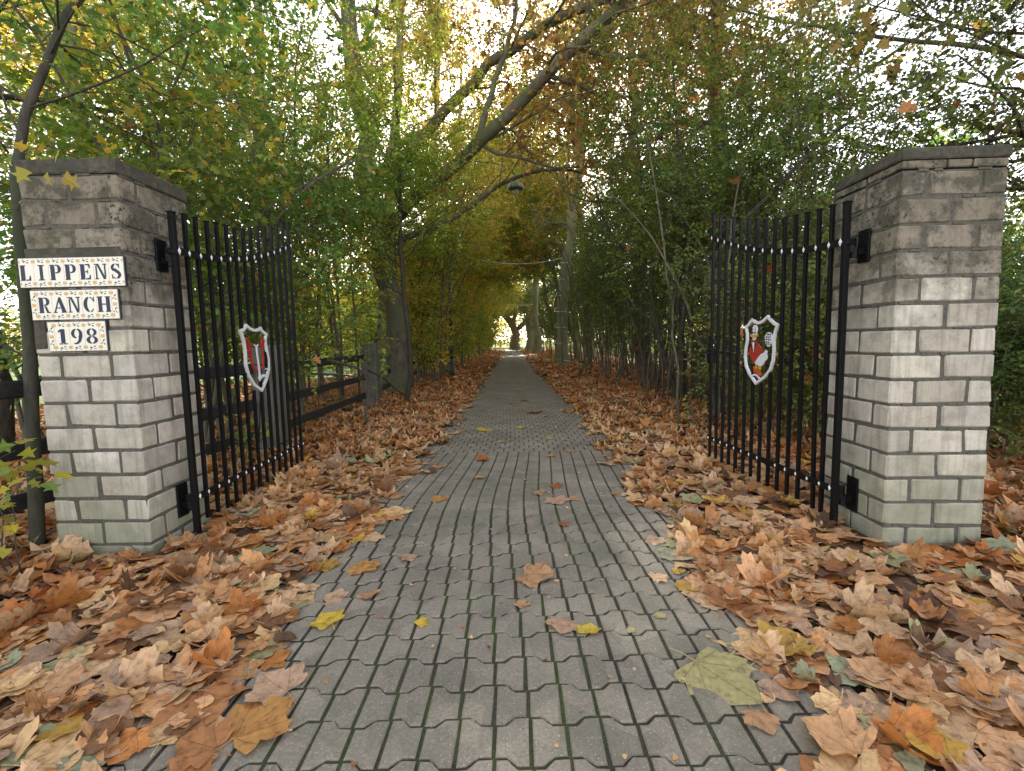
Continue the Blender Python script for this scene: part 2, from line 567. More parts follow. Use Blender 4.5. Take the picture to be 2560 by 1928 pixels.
xs = np.concatenate([[-600, -250, -110, -60, -35, -22, -15], np.arange(-12, -3, .6), np.arange(-3, 3.01, .15), np.arange(3.4, 12.1, .6), [15, 22, 35, 60, 110, 250, 600]])
ys = np.concatenate([[-300, -100, -40, -20, -10], np.arange(-6, 16, .3), np.arange(16, 80, 2.0), [90, 110, 150, 220, 350, 600, 1200]])
gx, gy = np.meshgrid(xs, ys)
gzv = gz(gx, gy)
V = np.stack([gx.ravel(), gy.ravel(), gzv.ravel()], 1)
nx, ny = len(xs), len(ys)
ii, jj = np.meshgrid(np.arange(nx - 1), np.arange(ny - 1))
q = np.stack([jj * nx + ii, jj * nx + ii + 1, (jj + 1) * nx + ii + 1, (jj + 1) * nx + ii], -1).reshape(-1, 4)
ground = obj('ground', np_mesh('ground', V, q.ravel(), np.full(len(q), 4), [M_GROUND], True), kind='structure')

# ------------------------------------------------------------------ driveway of wavy pavers
CP, RP = 0.0997, 0.1335            # column and row pitch
AMP = 0.0135
XC = -0.0855
NC = 22
Y0 = .455
def warp(x, y):
    return x + .012 * math.sin(y * 1.35 + .6) * math.exp(-max(0, y - 3) * .25) + .03 * math.sin(y * .35) - .085 * math.exp(-((y - 3.0) / 1.2) ** 2) * (1 - .5 * x)
def paver_outline(c, r):
    """c column, r row; wavy cross joints, straight long joints"""
    stag = r > 29
    off = (r % 2) * .5 * CP if stag else 0.0
    x0 = (c - NC / 2) * CP + XC + off
    y0 = Y0 + r * RP
    g = .0054
    gy_ = .0044
    def edge(y, s, row):
        a = AMP * (1 if (c + row) % 2 == 0 else -1) * (.5 if stag else 1)
        return [(x0 + g, y + a + s), (x0 + CP * .32, y + a + s), (x0 + CP * .62, y - a + s), (x0 + CP - g, y - a + s)]
    lo = edge(y0, gy_, r); hi = edge(y0 + RP, -gy_, r + 1)[::-1]
    return [(warp(x, y), y) for x, y in lo + hi]
def paver_geo(pts, z, tilt, simple=False):
    cx = sum(p[0] for p in pts) / len(pts); cy = sum(p[1] for p in pts) / len(pts)
    n = len(pts)
    vs = []
    k = .0045
    def zz(x, y): return z + tilt[0] * (x - cx) + tilt[1] * (y - cy)
    for x, y in pts:                                   # inset top
        dx, dy = x - cx, y - cy
        vs.append((x - math.copysign(min(k, abs(dx)), dx), y - math.copysign(min(k, abs(dy)), dy), zz(x, y)))
    for x, y in pts:
        vs.append((x, y, zz(x, y) - .0035))
    for x, y in pts:
        vs.append((x, y, z - .022))
    fs = [tuple(range(n))]
    for a in (0, n):
        fs += [(a + i, a + n + i, a + n + (i + 1) % n, a + (i + 1) % n) for i in range(n)]
    return vs, fs

rng = random.Random(11)
bed_v = []; bed_f = []
bys = [-6] + list(np.arange(0, 62, 1.0))
for k, y in enumerate(bys):
    bed_v += [(-1.30, y, -.0052), (1.22, y, -.0052)]
    if k:
        a = 2 * k
        bed_f.append((a - 2, a - 1, a + 1, a))
drive = obj('driveway', new_mesh('driveway', bed_v, bed_f, [M_JOINT]), kind='structure')

NROW_NEAR = 13
variants = {}
for par in (0, 1):
    for k in range(5):
        x0 = (par - NC / 2) * CP + XC
        pts = paver_outline(par, 0)
        cx = x0 + CP / 2; cy = Y0 + RP / 2
        pts = [(x - warp(cx, cy) + rng.uniform(-.0012, .0012), y - cy + rng.uniform(-.0012, .0012)) for x, y in pts]
        vs, fs = paver_geo(pts, 0, (rng.uniform(-.012, .012), rng.uniform(-.012, .012)))
        variants[(par, k)] = new_mesh('paver', vs, fs, [M_PAVER])
fv = []; fl = []; fsz = []; base = 0
ROWS = int((60 - Y0) / RP)
for r in range(-8, ROWS):
    y = Y0 + (r + .5) * RP
    for c in range(NC):
        if 4 <= r < 4 + NROW_NEAR - 1 + 3 and 1 <= c < 21:     # the ones nearest the lens, each an object
            cx = (c + .5 - NC / 2) * CP + XC
            o = obj('paver', variants[((c + r) % 2, rng.randrange(5))], drive, (warp(cx, y), y, rng.uniform(-.0026, .0022)))
            continue
        pass
        pts = paver_outline(c, r)
        if y < 13:
            vs, fs = paver_geo(pts, rng.uniform(-.002, .002), (rng.uniform(-.014, .014), rng.uniform(-.014, .014)))
        else:
            z = rng.uniform(-.002, .002)
            n = len(pts)
            vs = [(x, yy, z) for x, yy in pts] + [(x, yy, -.022) for x, yy in pts]
            fs = [tuple(range(n))] + [(i, n + i, n + (i + 1) % n, (i + 1) % n) for i in range(n)]
        fv += vs
        for f in fs:
            fl += [i + base for i in f]; fsz.append(len(f))
        base += len(vs)
obj('paver_field', np_mesh('paver_field', np.array(fv), fl, fsz, [M_PAVER]), drive, kind='stuff')

# ------------------------------------------------------------------ leaf shapes
HALF = [(0, 0), (.2, -.08), (.40, -.09), (.53, -.08), (.56, .04), (.50, .14), (.63, .20), (.68, .32), (.78, .45), (.68, .52), (.63, .64), (.50, .61), (.41, .65), (.39, .76), (.26, .84), (.16, .93), (0, 1.04)]
LOWHALF = [(0, 0), (.5, -.1), (.36, .2), (.74, .48), (.27, .56), (.18, .8), (0, 1.06)]
TINYHALF = [(0, 0), (.5, .1), (.55, .5), (0, 1.0)]
def mirror(h):
    return h + [(-x, y) for x, y in h[-2:0:-1]]
def leaf_template(rs, half, rings, curl):
    out = np.array(mirror(half), float)
    out = out + rs.normal(0, .018, out.shape) * (len(out) > 10)
    out[:, 0] *= rs.uniform(.85, 1.1)
    c = np.array([0, .36])
    n = len(out)
    pts = [c]; faces = []
    if rings == 2:
        inner = c + (out - c) * .52
        P = np.vstack([[c], inner, out])
        for i in range(n):
            j = (i + 1) % n
            faces += [(0, 1 + i, 1 + j)]
            faces += [(1 + i, 1 + n + i, 1 + n + j), (1 + i, 1 + n + j, 1 + j)]
    else:
        P = np.vstack([[c], out])
        for i in range(n):
            faces.append((0, 1 + i, 1 + (i + 1) % n))
    x, y = P[:, 0], P[:, 1] - .36
    a1, a2 = rs.uniform(-1, 1, 2) * curl
    th = rs.uniform(0, math.pi)
    u = x * math.cos(th) + y * math.sin(th)
    rr = np.hypot(x, y)
    ang = np.arctan2(x, y)
    z = a1 * u * u * 1.2 + abs(a2) * rr ** 2 * .9 + curl * .16 * rr * np.sin(ang * rs.integers(3, 6) + rs.uniform(0, 6)) + curl * .5 * np.maximum(0, rr - .45) * np.sin(ang * 7 + rs.uniform(0, 6)) - .10 * np.abs(x) * rs.uniform(-1, 1)
    Vt = np.stack([x, y, z], 1)
    return Vt, np.array(faces), P.copy()

def add_petiole(Vt, Fc, UVt, rs):
    L0 = rs.uniform(.35, .6)
    b = Vt[0] * 0
    yb = -.36
    k = len(Vt)
    bx = rs.uniform(-.15, .15)
    w = .013
    pv = [(-w, yb + .02, .015), (w, yb + .02, .015), (bx * .5 + w, yb - L0 * .5, .03), (bx * .5 - w, yb - L0 * .5, .03), (bx + w, yb - L0, .0), (bx - w, yb - L0, .0)]
    Vn = np.vstack([Vt, np.array(pv)])
    Fn = np.vstack([Fc, [[k, k + 1, k + 2], [k, k + 2, k + 3], [k + 3, k + 2, k + 4], [k + 3, k + 4, k + 5]]])
    UVn = np.vstack([UVt, np.full((6, 2), [.45, .12])])
    return Vn, Fn, UVn

PAL_TAN = np.array([1.02, 1.02, 1.0]) * np.array([(.60, .34, .175), (.62, .40, .235), (.56, .285, .125), (.46, .185, .055), (.38, .17, .07), (.40, .26, .175), (.22, .11, .055), (.62, .40, .20), (.55, .33, .07), (.36, .34, .18), (.30, .31, .19), (.13, .07, .045)])
W_TAN = np.array([22, 20, 18, 9, 9, 9, 6, 10, 2.5, 2.5, 2.5, 5.0]); W_TAN /= W_TAN.sum()
PAL_RUST = np.array([1.06, 1.02, .96]) * np.array([(.50, .225, .085), (.44, .165, .05), (.34, .12, .04), (.55, .30, .14), (.19, .085, .045), (.50, .30, .16), (.46, .24, .05), (.12, .06, .035)])
W_RUST = np.array([20, 20, 16, 15, 12, 9, 4, 8.0]); W_RUST /= W_RUST.sum()

def rot_mats(rs, n, tilt, yaw=None):
    """random yaw about z then a tilt of up to `tilt` radians"""
    yaw = rs.uniform(0, 2 * math.pi, n) if yaw is None else yaw
    ax = rs.uniform(0, 2 * math.pi, n)
    t = np.abs(rs.normal(0, 1, n)) * tilt
    t = np.minimum(t, tilt * 2.4)
    kx, ky = np.cos(ax), np.sin(ax)
    c, s = np.cos(t), np.sin(t)
    C = 1 - c
    T = np.zeros((n, 3, 3))
    T[:, 0, 0] = c + kx * kx * C; T[:, 0, 1] = kx * ky * C; T[:, 0, 2] = ky * s
    T[:, 1, 0] = kx * ky * C; T[:, 1, 1] = c + ky * ky * C; T[:, 1, 2] = -kx * s
    T[:, 2, 0] = -ky * s; T[:, 2, 1] = kx * s; T[:, 2, 2] = c
    Z = np.zeros((n, 3, 3))
    Z[:, 0, 0] = np.cos(yaw); Z[:, 0, 1] = -np.sin(yaw); Z[:, 1, 0] = np.sin(yaw); Z[:, 1, 1] = np.cos(yaw); Z[:, 2, 2] = 1
    return T @ Z

def instance(templates, which, Rm, scale, pos, colr):
    """bake template copies into flat arrays"""
    VV = []; FF = []; CC = []; UU = []; base = 0
    for k, (Vt, Fc, UVt) in enumerate(templates):
        sel = np.nonzero(which == k)[0]
        if len(sel) == 0:
            continue
        v = np.einsum('nij,vj->nvi', Rm[sel], Vt) * scale[sel, None, None] + pos[sel, None, :]
        m, nv = len(sel), len(Vt)
        f = Fc[None] + (np.arange(m) * nv)[:, None, None] + base
        VV.append(v.reshape(-1, 3)); FF.append(f.reshape(-1, Fc.shape[1]))
        CC.append(np.repeat(colr[sel], nv, 0)); UU.append(np.tile(UVt, (m, 1)))
        base += m * nv
    return np.vstack(VV), np.vstack(FF), np.vstack(CC), np.vstack(UU)

RS = np.random.default_rng(5)
T_NEAR = [add_petiole(*leaf_template(RS, HALF, 2, c), RS) for c in (.10, .15, .2, .24, .28, .34, .4, .46, .55, .7)]
for fold in (.55, .8, 1.1, -.5):
    Vt_, Fc_, Ut_ = leaf_template(RS, HALF, 2, .45)
    Vt_[:, 2] += fold * np.abs(Vt_[:, 0]); Vt_[:, 0] *= .8
    Vt_[:, 2] -= Vt_[:, 2].mean() * .5
    T_NEAR.append(add_petiole(Vt_, Fc_, Ut_, RS))
for cr in (.5, .9):                      # plain oval leaves and scraps
    Vt_, Fc_, Ut_ = leaf_template(RS, [(0, -.05), (.2, .05), (.36, .3), (.34, .6), (.16, .9), (0, 1.0)], 2, cr)
    Vt_ = Vt_ * .6
    T_NEAR.append((Vt_, Fc_, Ut_))
T_MID = [leaf_template(RS, LOWHALF, 1, c) for c in (.3, .5, .6, .8, 1.0, 1.1)]
T_FAR = [leaf_template(RS, TINYHALF, 1, c) for c in (.6, 1.0)]
T_FAR = [(v, f, u) for v, f, u in T_FAR]

def pick(rs, pal, w, n, jit=.12):
    c = pal[rs.choice(len(pal), n, p=w)]
    return c * rs.normal(1, jit, (n, 1)).clip(.6, 1.45)

EDGE_L = ([0, 1.15, 1.42, 1.7, 2.0, 3.1, 4.4, 9, 15, 60], [-.90, -.86, -.93, -.89, -.88, -.86, -.84, -.80, -.90, -.90])
EDGE_R = ([0, 1.17, 1.4, 1.75, 2.85, 4.8, 9.6, 16, 60], [.76, .73, .73, .78, .82, .92, .93, .86, .86])
def litter_keep(rs, x, y):
    el = np.interp(y, *EDGE_L); er = np.interp(y, *EDGE_R)
    n = .07 * np.sin(y * 5.1) + .05 * np.sin(y * 11.3 + 1) + .03 * np.sin(y * 23)
    dl = el + n - x; dr = x - (er + n)
    d = np.maximum(dl, dr)                       # >0 inside the heap
    p = sstep((d + .10) / .26)
    return rs.uniform(0, 1, len(x)) < p, d
PILLARS = [(-2.42, -1.90, 2.37, 2.90), (1.85, 2.38, 2.32, 2.87)]
def outside_pillars(x, y, m=.05):
    k = np.ones(len(x), bool)
    for a, b, c, d in PILLARS:
        k &= ~((x > a - m) & (x < b + m) & (y > c - m) & (y < d + m))
    return k

def scatter(rs, n, x0, x1, y0, y1, cone=None):
    x = rs.uniform(x0, x1, n); y = rs.uniform(y0, y1, n)
    k, d = litter_keep(rs, x, y)
    k &= outside_pillars(x, y)
    if cone:
        k &= np.abs(x) < cone[0] * np.maximum(y, 0) + cone[1]
    return x[k], y[k], d[k]

def litter_layer(rs, n, reg, T, size, cone=None, tilt=.32, lift=.028):
    x, y, d = scatter(rs, n, *reg, cone=cone)
    m = len(x)
    s = rs.uniform(size[0], size[1], m) * rs.choice([.6, .8, 1, 1, 1.15], m)
    depth = np.clip(d / .35, 0, 1)
    z = gz(x, y) * (depth > .0) + (1 - depth) * 0
    z = np.maximum(gz(x, y), 0.0) + .004 + depth * rs.uniform(0, 1, m) ** 1.3 * lift
    R_ = rot_mats(rs, m, tilt * (.3 + .7 * depth))
    rust = sstep((y - 3.0) / 9.0) * .75 + .0
    rust = np.where(np.abs(x) > 1.9, np.maximum(rust, .4), rust)
    isr = rs.uniform(0, 1, m) < rust
    c = np.where(isr[:, None], pick(rs, PAL_RUST, W_RUST, m), pick(rs, PAL_TAN, W_TAN, m))
    pw = np.ones(len(T))
    if len(T) > 12:
        pw[10:14] = .28; pw[7:10] = .6
    return x, y, z, s, R_, c, rs.choice(len(T), m, p=pw / pw.sum())

# near litter: split by side, largest-looking leaves become objects of their own
x, y, z, s, R_, c, w = litter_layer(RS, 13500, (-5.4, 5.4, .35, 4.3), T_NEAR, (.075, .152), cone=(1.18, .5), tilt=.135, lift=.026)
look = s / np.sqrt(x ** 2 + y ** 2 + 1.08 ** 2)
inview = (y > .95) & (np.abs(x) < 1.07 * y + .25)
for side, nm, lab in ((-1, 'leaf_strewn_verge', None), (1, 'leaf_strewn_verge', None)):
    pass
near_meshes = {}
def verge(side):
    sel = np.nonzero(np.sign(x + .03) == side)[0]
    score = np.where(inview[sel], look[sel] * (1 + 3 * (z[sel] - .02)), -1)
    order = sel[np.argsort(-score)]
    top = order[:290]; rest = order[290:]
    V_, F_, C_, U_ = instance(T_NEAR, w[rest], R_[rest], s[rest], np.stack([x[rest], y[rest], z[rest]], 1), c[rest])
    root = obj('leaf_covered_verge', np_mesh('verge_near_leaves', V_, F_.ravel(), np.full(len(F_), 3), [M_LITTER_NEAR], True, C_, U_), kind='structure')
    for i in top:
        k = int(w[i])
        if k not in near_meshes:
            Vt, Fc, UVt = T_NEAR[k]
            near_meshes[k] = np_mesh('leaf', Vt, Fc.ravel(), np.full(len(Fc), 3), [M_LITTER_OBJ], True, None, UVt)
        o = bpy.data.objects.new('leaf', near_meshes[k])
        Mx = np.eye(4); Mx[:3, :3] = R_[i] * s[i]; Mx[:3, 3] = (x[i], y[i], z[i])
        o.matrix_world = Matrix(Mx.tolist())
        o.color = (*[float(v) for v in c[i]], 1)
        link(o, root)
    return root
VERGE = {s_: verge(s_) for s_ in (-1, 1)}

def litter_stuff(layers, mat_, name, parent):
    VV = []; FF = []; CC = []; b = 0
    for T, (x_, y_, z_, s_, r_, c_, w_) in layers:
        V_, F_, C_, U_ = instance(T, w_, r_, s_, np.stack([x_, y_, z_], 1), c_)
        VV.append(V_); FF.append(F_ + b); CC.append(C_); b += len(V_)
    V_ = np.vstack(VV); F_ = np.vstack(FF); C_ = np.vstack(CC)
    return obj(name, np_mesh(name, V_, F_.ravel(), np.full(len(F_), 3), [mat_], True, C_), parent, kind='stuff')
lay = [(T_MID, litter_layer(RS, 36000, (-6.5, 6.5, 4.3, 12.5), T_MID, (.075, .14), cone=(.9, 2.0))),
       (T_FAR, litter_layer(RS, 48000, (-5.5, 5.5, 12.5, 62), T_FAR, (.10, .18), lift=.04)),
       (T_MID, litter_layer(RS, 3500, (-7, 7, -3.5, .5), T_MID, (.12, .2))),
       (T_MID, litter_layer(RS, 3800, (2.2, 8.5, -1, 5), T_MID, (.09, .16))),
       (T_MID, litter_layer(RS, 3800, (-8.5, -2.2, -1, 5), T_MID, (.09, .16))),
       (T_FAR, litter_layer(RS, 5000, (-9, -4, 2.5, 14), T_FAR, (.13, .2))),
       (T_FAR, litter_layer(RS, 7000, (4, 10, 2.5, 16), T_FAR, (.13, .2)))]
litter_stuff(lay, M_LITTER, 'leaf_litter', None)

# single leaves lying on the pavers
LV = [(-0.744,2.187,0.138),(-0.644,1.946,0.080),(-0.782,1.928,0.099),(0.078,2.089,0.171),(0.019,1.852,0.061),(0.166,1.705,0.113),(0.262,1.670,0.078),(-0.373,1.739,0.057),(0.551,1.757,0.047),(0.626,1.407,0.242),(0.676,1.241,0.091),(-0.770,1.406,0.155),(-0.758,1.259,0.199),(-0.529,3.178,0.122),(-0.295,4.244,0.127),(-0.293,3.685,0.089),(0.303,3.430,0.096),(0.273,3.105,0.156),(0.396,3.136,0.076),(0.276,2.692,0.065),(0.164,3.277,0.086),(-0.556,2.296,0.094),(0.737,2.434,0.104),(0.808,2.257,0.103),(-0.747,1.762,0.109),(-0.383,5.722,0.193),(-0.669,5.691,0.124),(0.289,7.068,0.224),(0.159,8.541,0.152),(0.079,5.828,0.104),(0.333,4.370,0.096),(0.798,4.032,0.161),(0.415,1.666,0.034),(0.828,3.300,0.099),(-0.217,8.401,0.116),(-0.059,8.187,0.097),(0.452,6.695,0.106),(0.372,5.177,0.082),(-0.669,4.031,0.121),(0.537,4.541,0.081),(-0.140,5.030,0.080)]
TAN, PINK, ORG, RST, YEL, OLV, DRK = (.48, .27, .14), (.50, .32, .21), (.50, .25, .08), (.38, .12, .035), (.60, .42, .06), (.38, .33, .15), (.20, .10, .06)
LVI = [  # colour, template, yaw, label (one for each leaf above)
 (ORG, 3, 20, 'orange brown lobed leaf alone on the pavers beside the left heap, below the gate'),
 (TAN, 2, 200, 'small tan leaf on the pavers just below the orange brown lobed one'),
 (PINK, 1, 80, 'pale tan leaf at the edge of the left heap, beside a smaller tan leaf'),
 (TAN, 6, 250, 'torn tan leaf with a dark folded tip, alone in the middle of the driveway'),
 (TAN, 2, 30, 'small curled tan leaf between the torn leaf and the tan and yellow pair'),
 (PINK, 1, 170, 'flat pale tan leaf touching a yellow leaf, on the mid driveway'),
 (YEL, 2, 340, 'yellow leaf with a green patch touching a flat tan leaf'),
 (YEL, 0, 100, 'narrow yellow leaflet lying alone left of the driveway middle'),
 (OLV, 0, 0, 'small olive leaf fragment on the pavers left of the right heap'),
 (OLV, 0, 215, 'very large leaf, half pinkish half green, on the pavers at lower right'),
 (TAN, 1, 190, 'rust tan leaf pointing down beneath the very large half green leaf'),
 (PINK, 2, 60, 'large pinkish leaf with its stalk pointing to the driveway, near the lower left heap'),
 (ORG, 1, 330, 'largest orange leaf on the pavers at the edge of the lower left heap'),
 (ORG, 4, 40, 'bright orange leaf on the pavers in the gateway, nearer the left gate'),
 (RST, 7, 110, 'rust red curled leaf standing up on the driveway behind the gates'),
 (TAN, 2, 280, 'pale leaf on the pavers just below the rust red curled leaf'),
 (RST, 5, 75, 'brown leaf above a pair of pale leaves on the right half of the driveway'),
 (PINK, 3, 190, 'wide pale leaf, the larger of the pair on the right half of the driveway'),
 (TAN, 4, 10, 'small curled tan leaf touching the wide pale leaf of the pair'),
 (RST, 5, 130, 'small dark red leaf below the pair of pale leaves'),
 (TAN, 2, 60, 'thin pale leaf fragment left of the brown leaf'),
 (PINK, 3, 300, 'small pinkish leaf on the dark joint right of the left heap'),
 (PINK, 4, 20, 'folded tan leaf at the edge of the right heap, upper of two'),
 (TAN, 3, 145, 'flat tan leaf at the edge of the right heap, lower of two'),
 (YEL, 2, 45, 'orange and yellow leaf hanging over the edge of the left heap'),
 (YEL, 3, 150, 'pale yellow leaf lying far up the driveway near the left verge'),
 (TAN, 4, 250, 'small brown leaf beside the left verge far up the driveway'),
 (RST, 6, 200, 'dark rust leaf with raised edges far up the middle of the driveway'),
 (RST, 5, 25, 'small dark red leaf farthest up the driveway middle'),
 (YEL, 2, 100, 'small yellow leaf below the dark rust leaf'),
 (YEL, 1, 260, 'small yellow green leaf on the right half just behind the gates'),
 (PINK, 4, 85, 'tan leaf beside the right verge just behind the gates'),
 (OLV, 0, 10, 'tiny olive scrap right of the yellow and green leaf'),
 (PINK, 3, 320, 'curled pinkish leaf next to the right heap beside the gate'),
 (TAN, 4, 190, 'brown leaf, left of a close pair far up the driveway'),
 (RST, 4, 90, 'brown leaf, right of a close pair far up the driveway'),
 (YEL, 3, 210, 'pale leaf near the right verge far up the driveway'),
 (YEL, 3, 300, 'small pale yellow leaf in the right half between gate and fence post'),
 (TAN, 4, 70, 'brown curled leaf touching the left verge behind the gate'),
 (TAN, 2, 20, 'small tan leaf near the right verge behind the gate'),
 (YEL, 2, 150, 'tiny yellow leaf near the driveway middle above the rust red curled leaf')]
for (lx, ly, ls), (lc, lt, lyaw, lab) in zip(LV, LVI):
    if lt not in near_meshes:
        Vt, Fc, UVt = T_NEAR[lt]
        near_meshes[lt] = np_mesh('leaf', Vt, Fc.ravel(), np.full(len(Fc), 3), [M_LITTER_OBJ], True, None, UVt)
    o = bpy.data.objects.new('fallen_leaf', near_meshes[lt])
    sc = ls / 1.15
    zmin = float(T_NEAR[lt][0][:, 2].min()) * sc
    o.location = (lx, ly, .003 - zmin)
    o.rotation_euler = (RAD(rng.uniform(-7, 7)), RAD(rng.uniform(-7, 7)), RAD(lyaw))
    o.scale = (sc, sc, sc)
    o.color = (*lc, 1)
    link(o, None, label=lab, category='leaf', group='single leaves lying on the pavers')
# crumbs and twigs of leaf on the pavers
n = 320
cxs = RS.uniform(-.95, .95, n); cys = RS.uniform(.7, 1, n) + RS.uniform(0, 1, n) ** 2 * 32
cr = litter_layer(RS, 10, (-5, 5, 5, 6), T_FAR, (.1, .1))
crumb = (cxs, cys, np.full(n, .004), RS.uniform(.006, .015, n) * (1 + cys * .12), rot_mats(RS, n, .15), pick(RS, PAL_TAN, W_TAN, n), RS.integers(0, 2, n))
litter_stuff([(T_FAR, crumb)], M_LITTER, 'leaf_crumbs', None)

# ------------------------------------------------------------------ brick gate pillars
W_P = .494
def brick_meshes():
    out = {}
    for nm, (lx, ly) in {'a': (.115, .24), 'b': (.24, .115)}.items():
        out[nm] = []
        for k in range(6):
            lx_, ly_ = lx - .0025, ly - .0025
            vs, fs = chamfer_box(-lx_ / 2, lx_ / 2, -ly_ / 2, ly_ / 2, -.0556, .0556, .0064, rng, .0014)
            out[nm].append(new_mesh('brick', vs, fs, [M_BRICK]))
    return out
BR = brick_meshes()

def pillar(label, corner, ang, z0, sgn, parity, thin, cap_h):
    root = thing('gate_pillar', label, 'pillar', (corner[0], corner[1], 0), 'brick gate pillars')
    root.rotation_euler = (0, 0, ang)
    k = 0
    z = z0 + .0625
    rows = []
    n_below = int(math.ceil((z0 + .05) / .125))
    for i in range(-1, n_below):
        zc = z0 - .125 * i - .0625
        rows.append((i + 1, zc))
    for i, zc in rows:
        A = [(.0575, .12, 'a'), (.0575, .374, 'a'), (.4365, .12, 'a'), (.4365, .374, 'a'), (.247, .0575, 'b'), (.247, .4365, 'b')]
        if (i + parity) % 2:
            A = [(b_, a_, 'b' if t == 'a' else 'a') for a_, b_, t in A]
        for a_, b_, t in A:
            o = obj('brick', BR[t][rng.randrange(6)], root, (sgn * a_ + rng.uniform(-.0018, .0018), b_ + rng.uniform(-.0018, .0018), zc + rng.uniform(-.001, .001)))
            o.rotation_euler = (rng.uniform(-.004, .004), rng.uniform(-.004, .004), rng.choice((0, math.pi)) + rng.uniform(-.005, .005))
            g = rng.uniform(.86, 1.1)
            o.color = (g, g * rng.uniform(.97, 1.0), g * rng.uniform(.93, 1.0), 1)
    ztop = z0 + .125
    mb = MB()
    i0 = .0075
    a0, a1 = sorted((sgn * i0, sgn * (W_P - i0)))
    mb.box(a0, a1, i0, W_P - i0, -.1, ztop + .001)
    # trowelled slobbers of mortar on the joints
    for i, zc in rows:
        zj = zc + .0625
        for _ in range(5):
            s0 = rng.uniform(.02, W_P - .09); ln = rng.uniform(.03, .08); h = rng.uniform(.005, .008)
            if rng.random() < .5:
                p0, p1 = sorted((sgn * s0, sgn * (s0 + ln)))
                mb.box(p0, p1, .0015, .012, zj - h, zj + h, 0, .002)
            else:
                p0, p1 = sorted((sgn * .0015, sgn * .012))
                mb.box(p0, p1, s0, s0 + ln, zj - h, zj + h, 0, .002)
    obj('mortar_core', mb.mesh('mortar_core', [M_MORTAR]), root)
    z = ztop
    if thin > 0:
        xs_ = [0, .21, .33, W_P]
        for q in range(3):
            for (c0, c1) in ((0, .24), (.252, W_P)):
                p0, p1 = sorted((sgn * (xs_[q] + .003), sgn * (xs_[q + 1] - .003)))
                vs, fs = chamfer_box(p0, p1, c0 + .002, c1 - .002, z + .009, z + thin, .004, rng, .0012)
                obj('thin_brick', new_mesh('thin_brick', vs, fs, [M_BRICK]), root).color = (.8, .78, .74, 1)
        z += thin
    # cast cement cap, uneven
    nseg = 14
    mbc = MB()
    ring = []
    for j in range(4 * nseg):
        s, f = divmod(j, nseg); f /= nseg
        e = .002
        P = [(-e + f * (W_P + 2 * e), -e), (W_P + e, -e + f * (W_P + 2 * e)), (W_P + e - f * (W_P + 2 * e), W_P + e), (-e, W_P + e - f * (W_P + 2 * e))][s]
        ring.append((sgn * P[0], P[1]))
    def lay_ring(zv, ins, jit):
        o = []
        for (a_, b_) in ring:
            ca, cb = sgn * W_P / 2, W_P / 2
            f = 1 - ins / (W_P / 2)
            o.append((ca + (a_ - ca) * f + rng.uniform(-jit, jit), cb + (b_ - cb) * f + rng.uniform(-jit, jit), zv + rng.uniform(-jit, jit)))
        return o
    R0 = lay_ring(z + .004, .003, .001); R1 = lay_ring(z + .012, -.001, .0018); R2 = lay_ring(z + cap_h * .55, 0, .002); R3 = lay_ring(z + cap_h - .006, .0, .002); R4 = lay_ring(z + cap_h, .010, .002)
    vs = R0 + R1 + R2 + R3 + R4
    n = len(ring)
    fs = [(l * n + i, l * n + (i + 1) % n, (l + 1) * n + (i + 1) % n, (l + 1) * n + i) for l in range(4) for i in range(n)]
    fs += [tuple(range(n)), tuple(range(4 * n, 5 * n))]
    if sgn < 0:
        fs = [f[::-1] for f in fs]
    mbc.add(vs, fs)
    # the cap's joint core, so nothing shows through under it
    obj('cement_cap', mbc.mesh('cement_cap', [M_CEMENT]), root)
    return root

PR = pillar('pale brick gate pillar without tiles, its right gate leaf hung on it', (1.8658, 2.3378), -.0325, 1.7266, 1, 0, .046, .06)
PL = pillar('brick gate pillar with three blue lettered tile signs and a mossy dark top', (-1.9201, 2.3869), -.0044, 1.8092, -1, 1, .0, .078)
# cement patch behind the signs
mb = MB()
vs, fs = chamfer_box(-.49, -.012, -.004, .008, 1.535, 1.585, .002, rng, .003)
mb.add(vs, fs)
vs, fs = chamfer_box(-.488, -.43, -.0035, .008, 1.09, 1.24, .002, rng, .002)
mb.add(vs, fs)
obj('cement_patch', mb.mesh('cement_patch', [M_CEMENT]), PL)

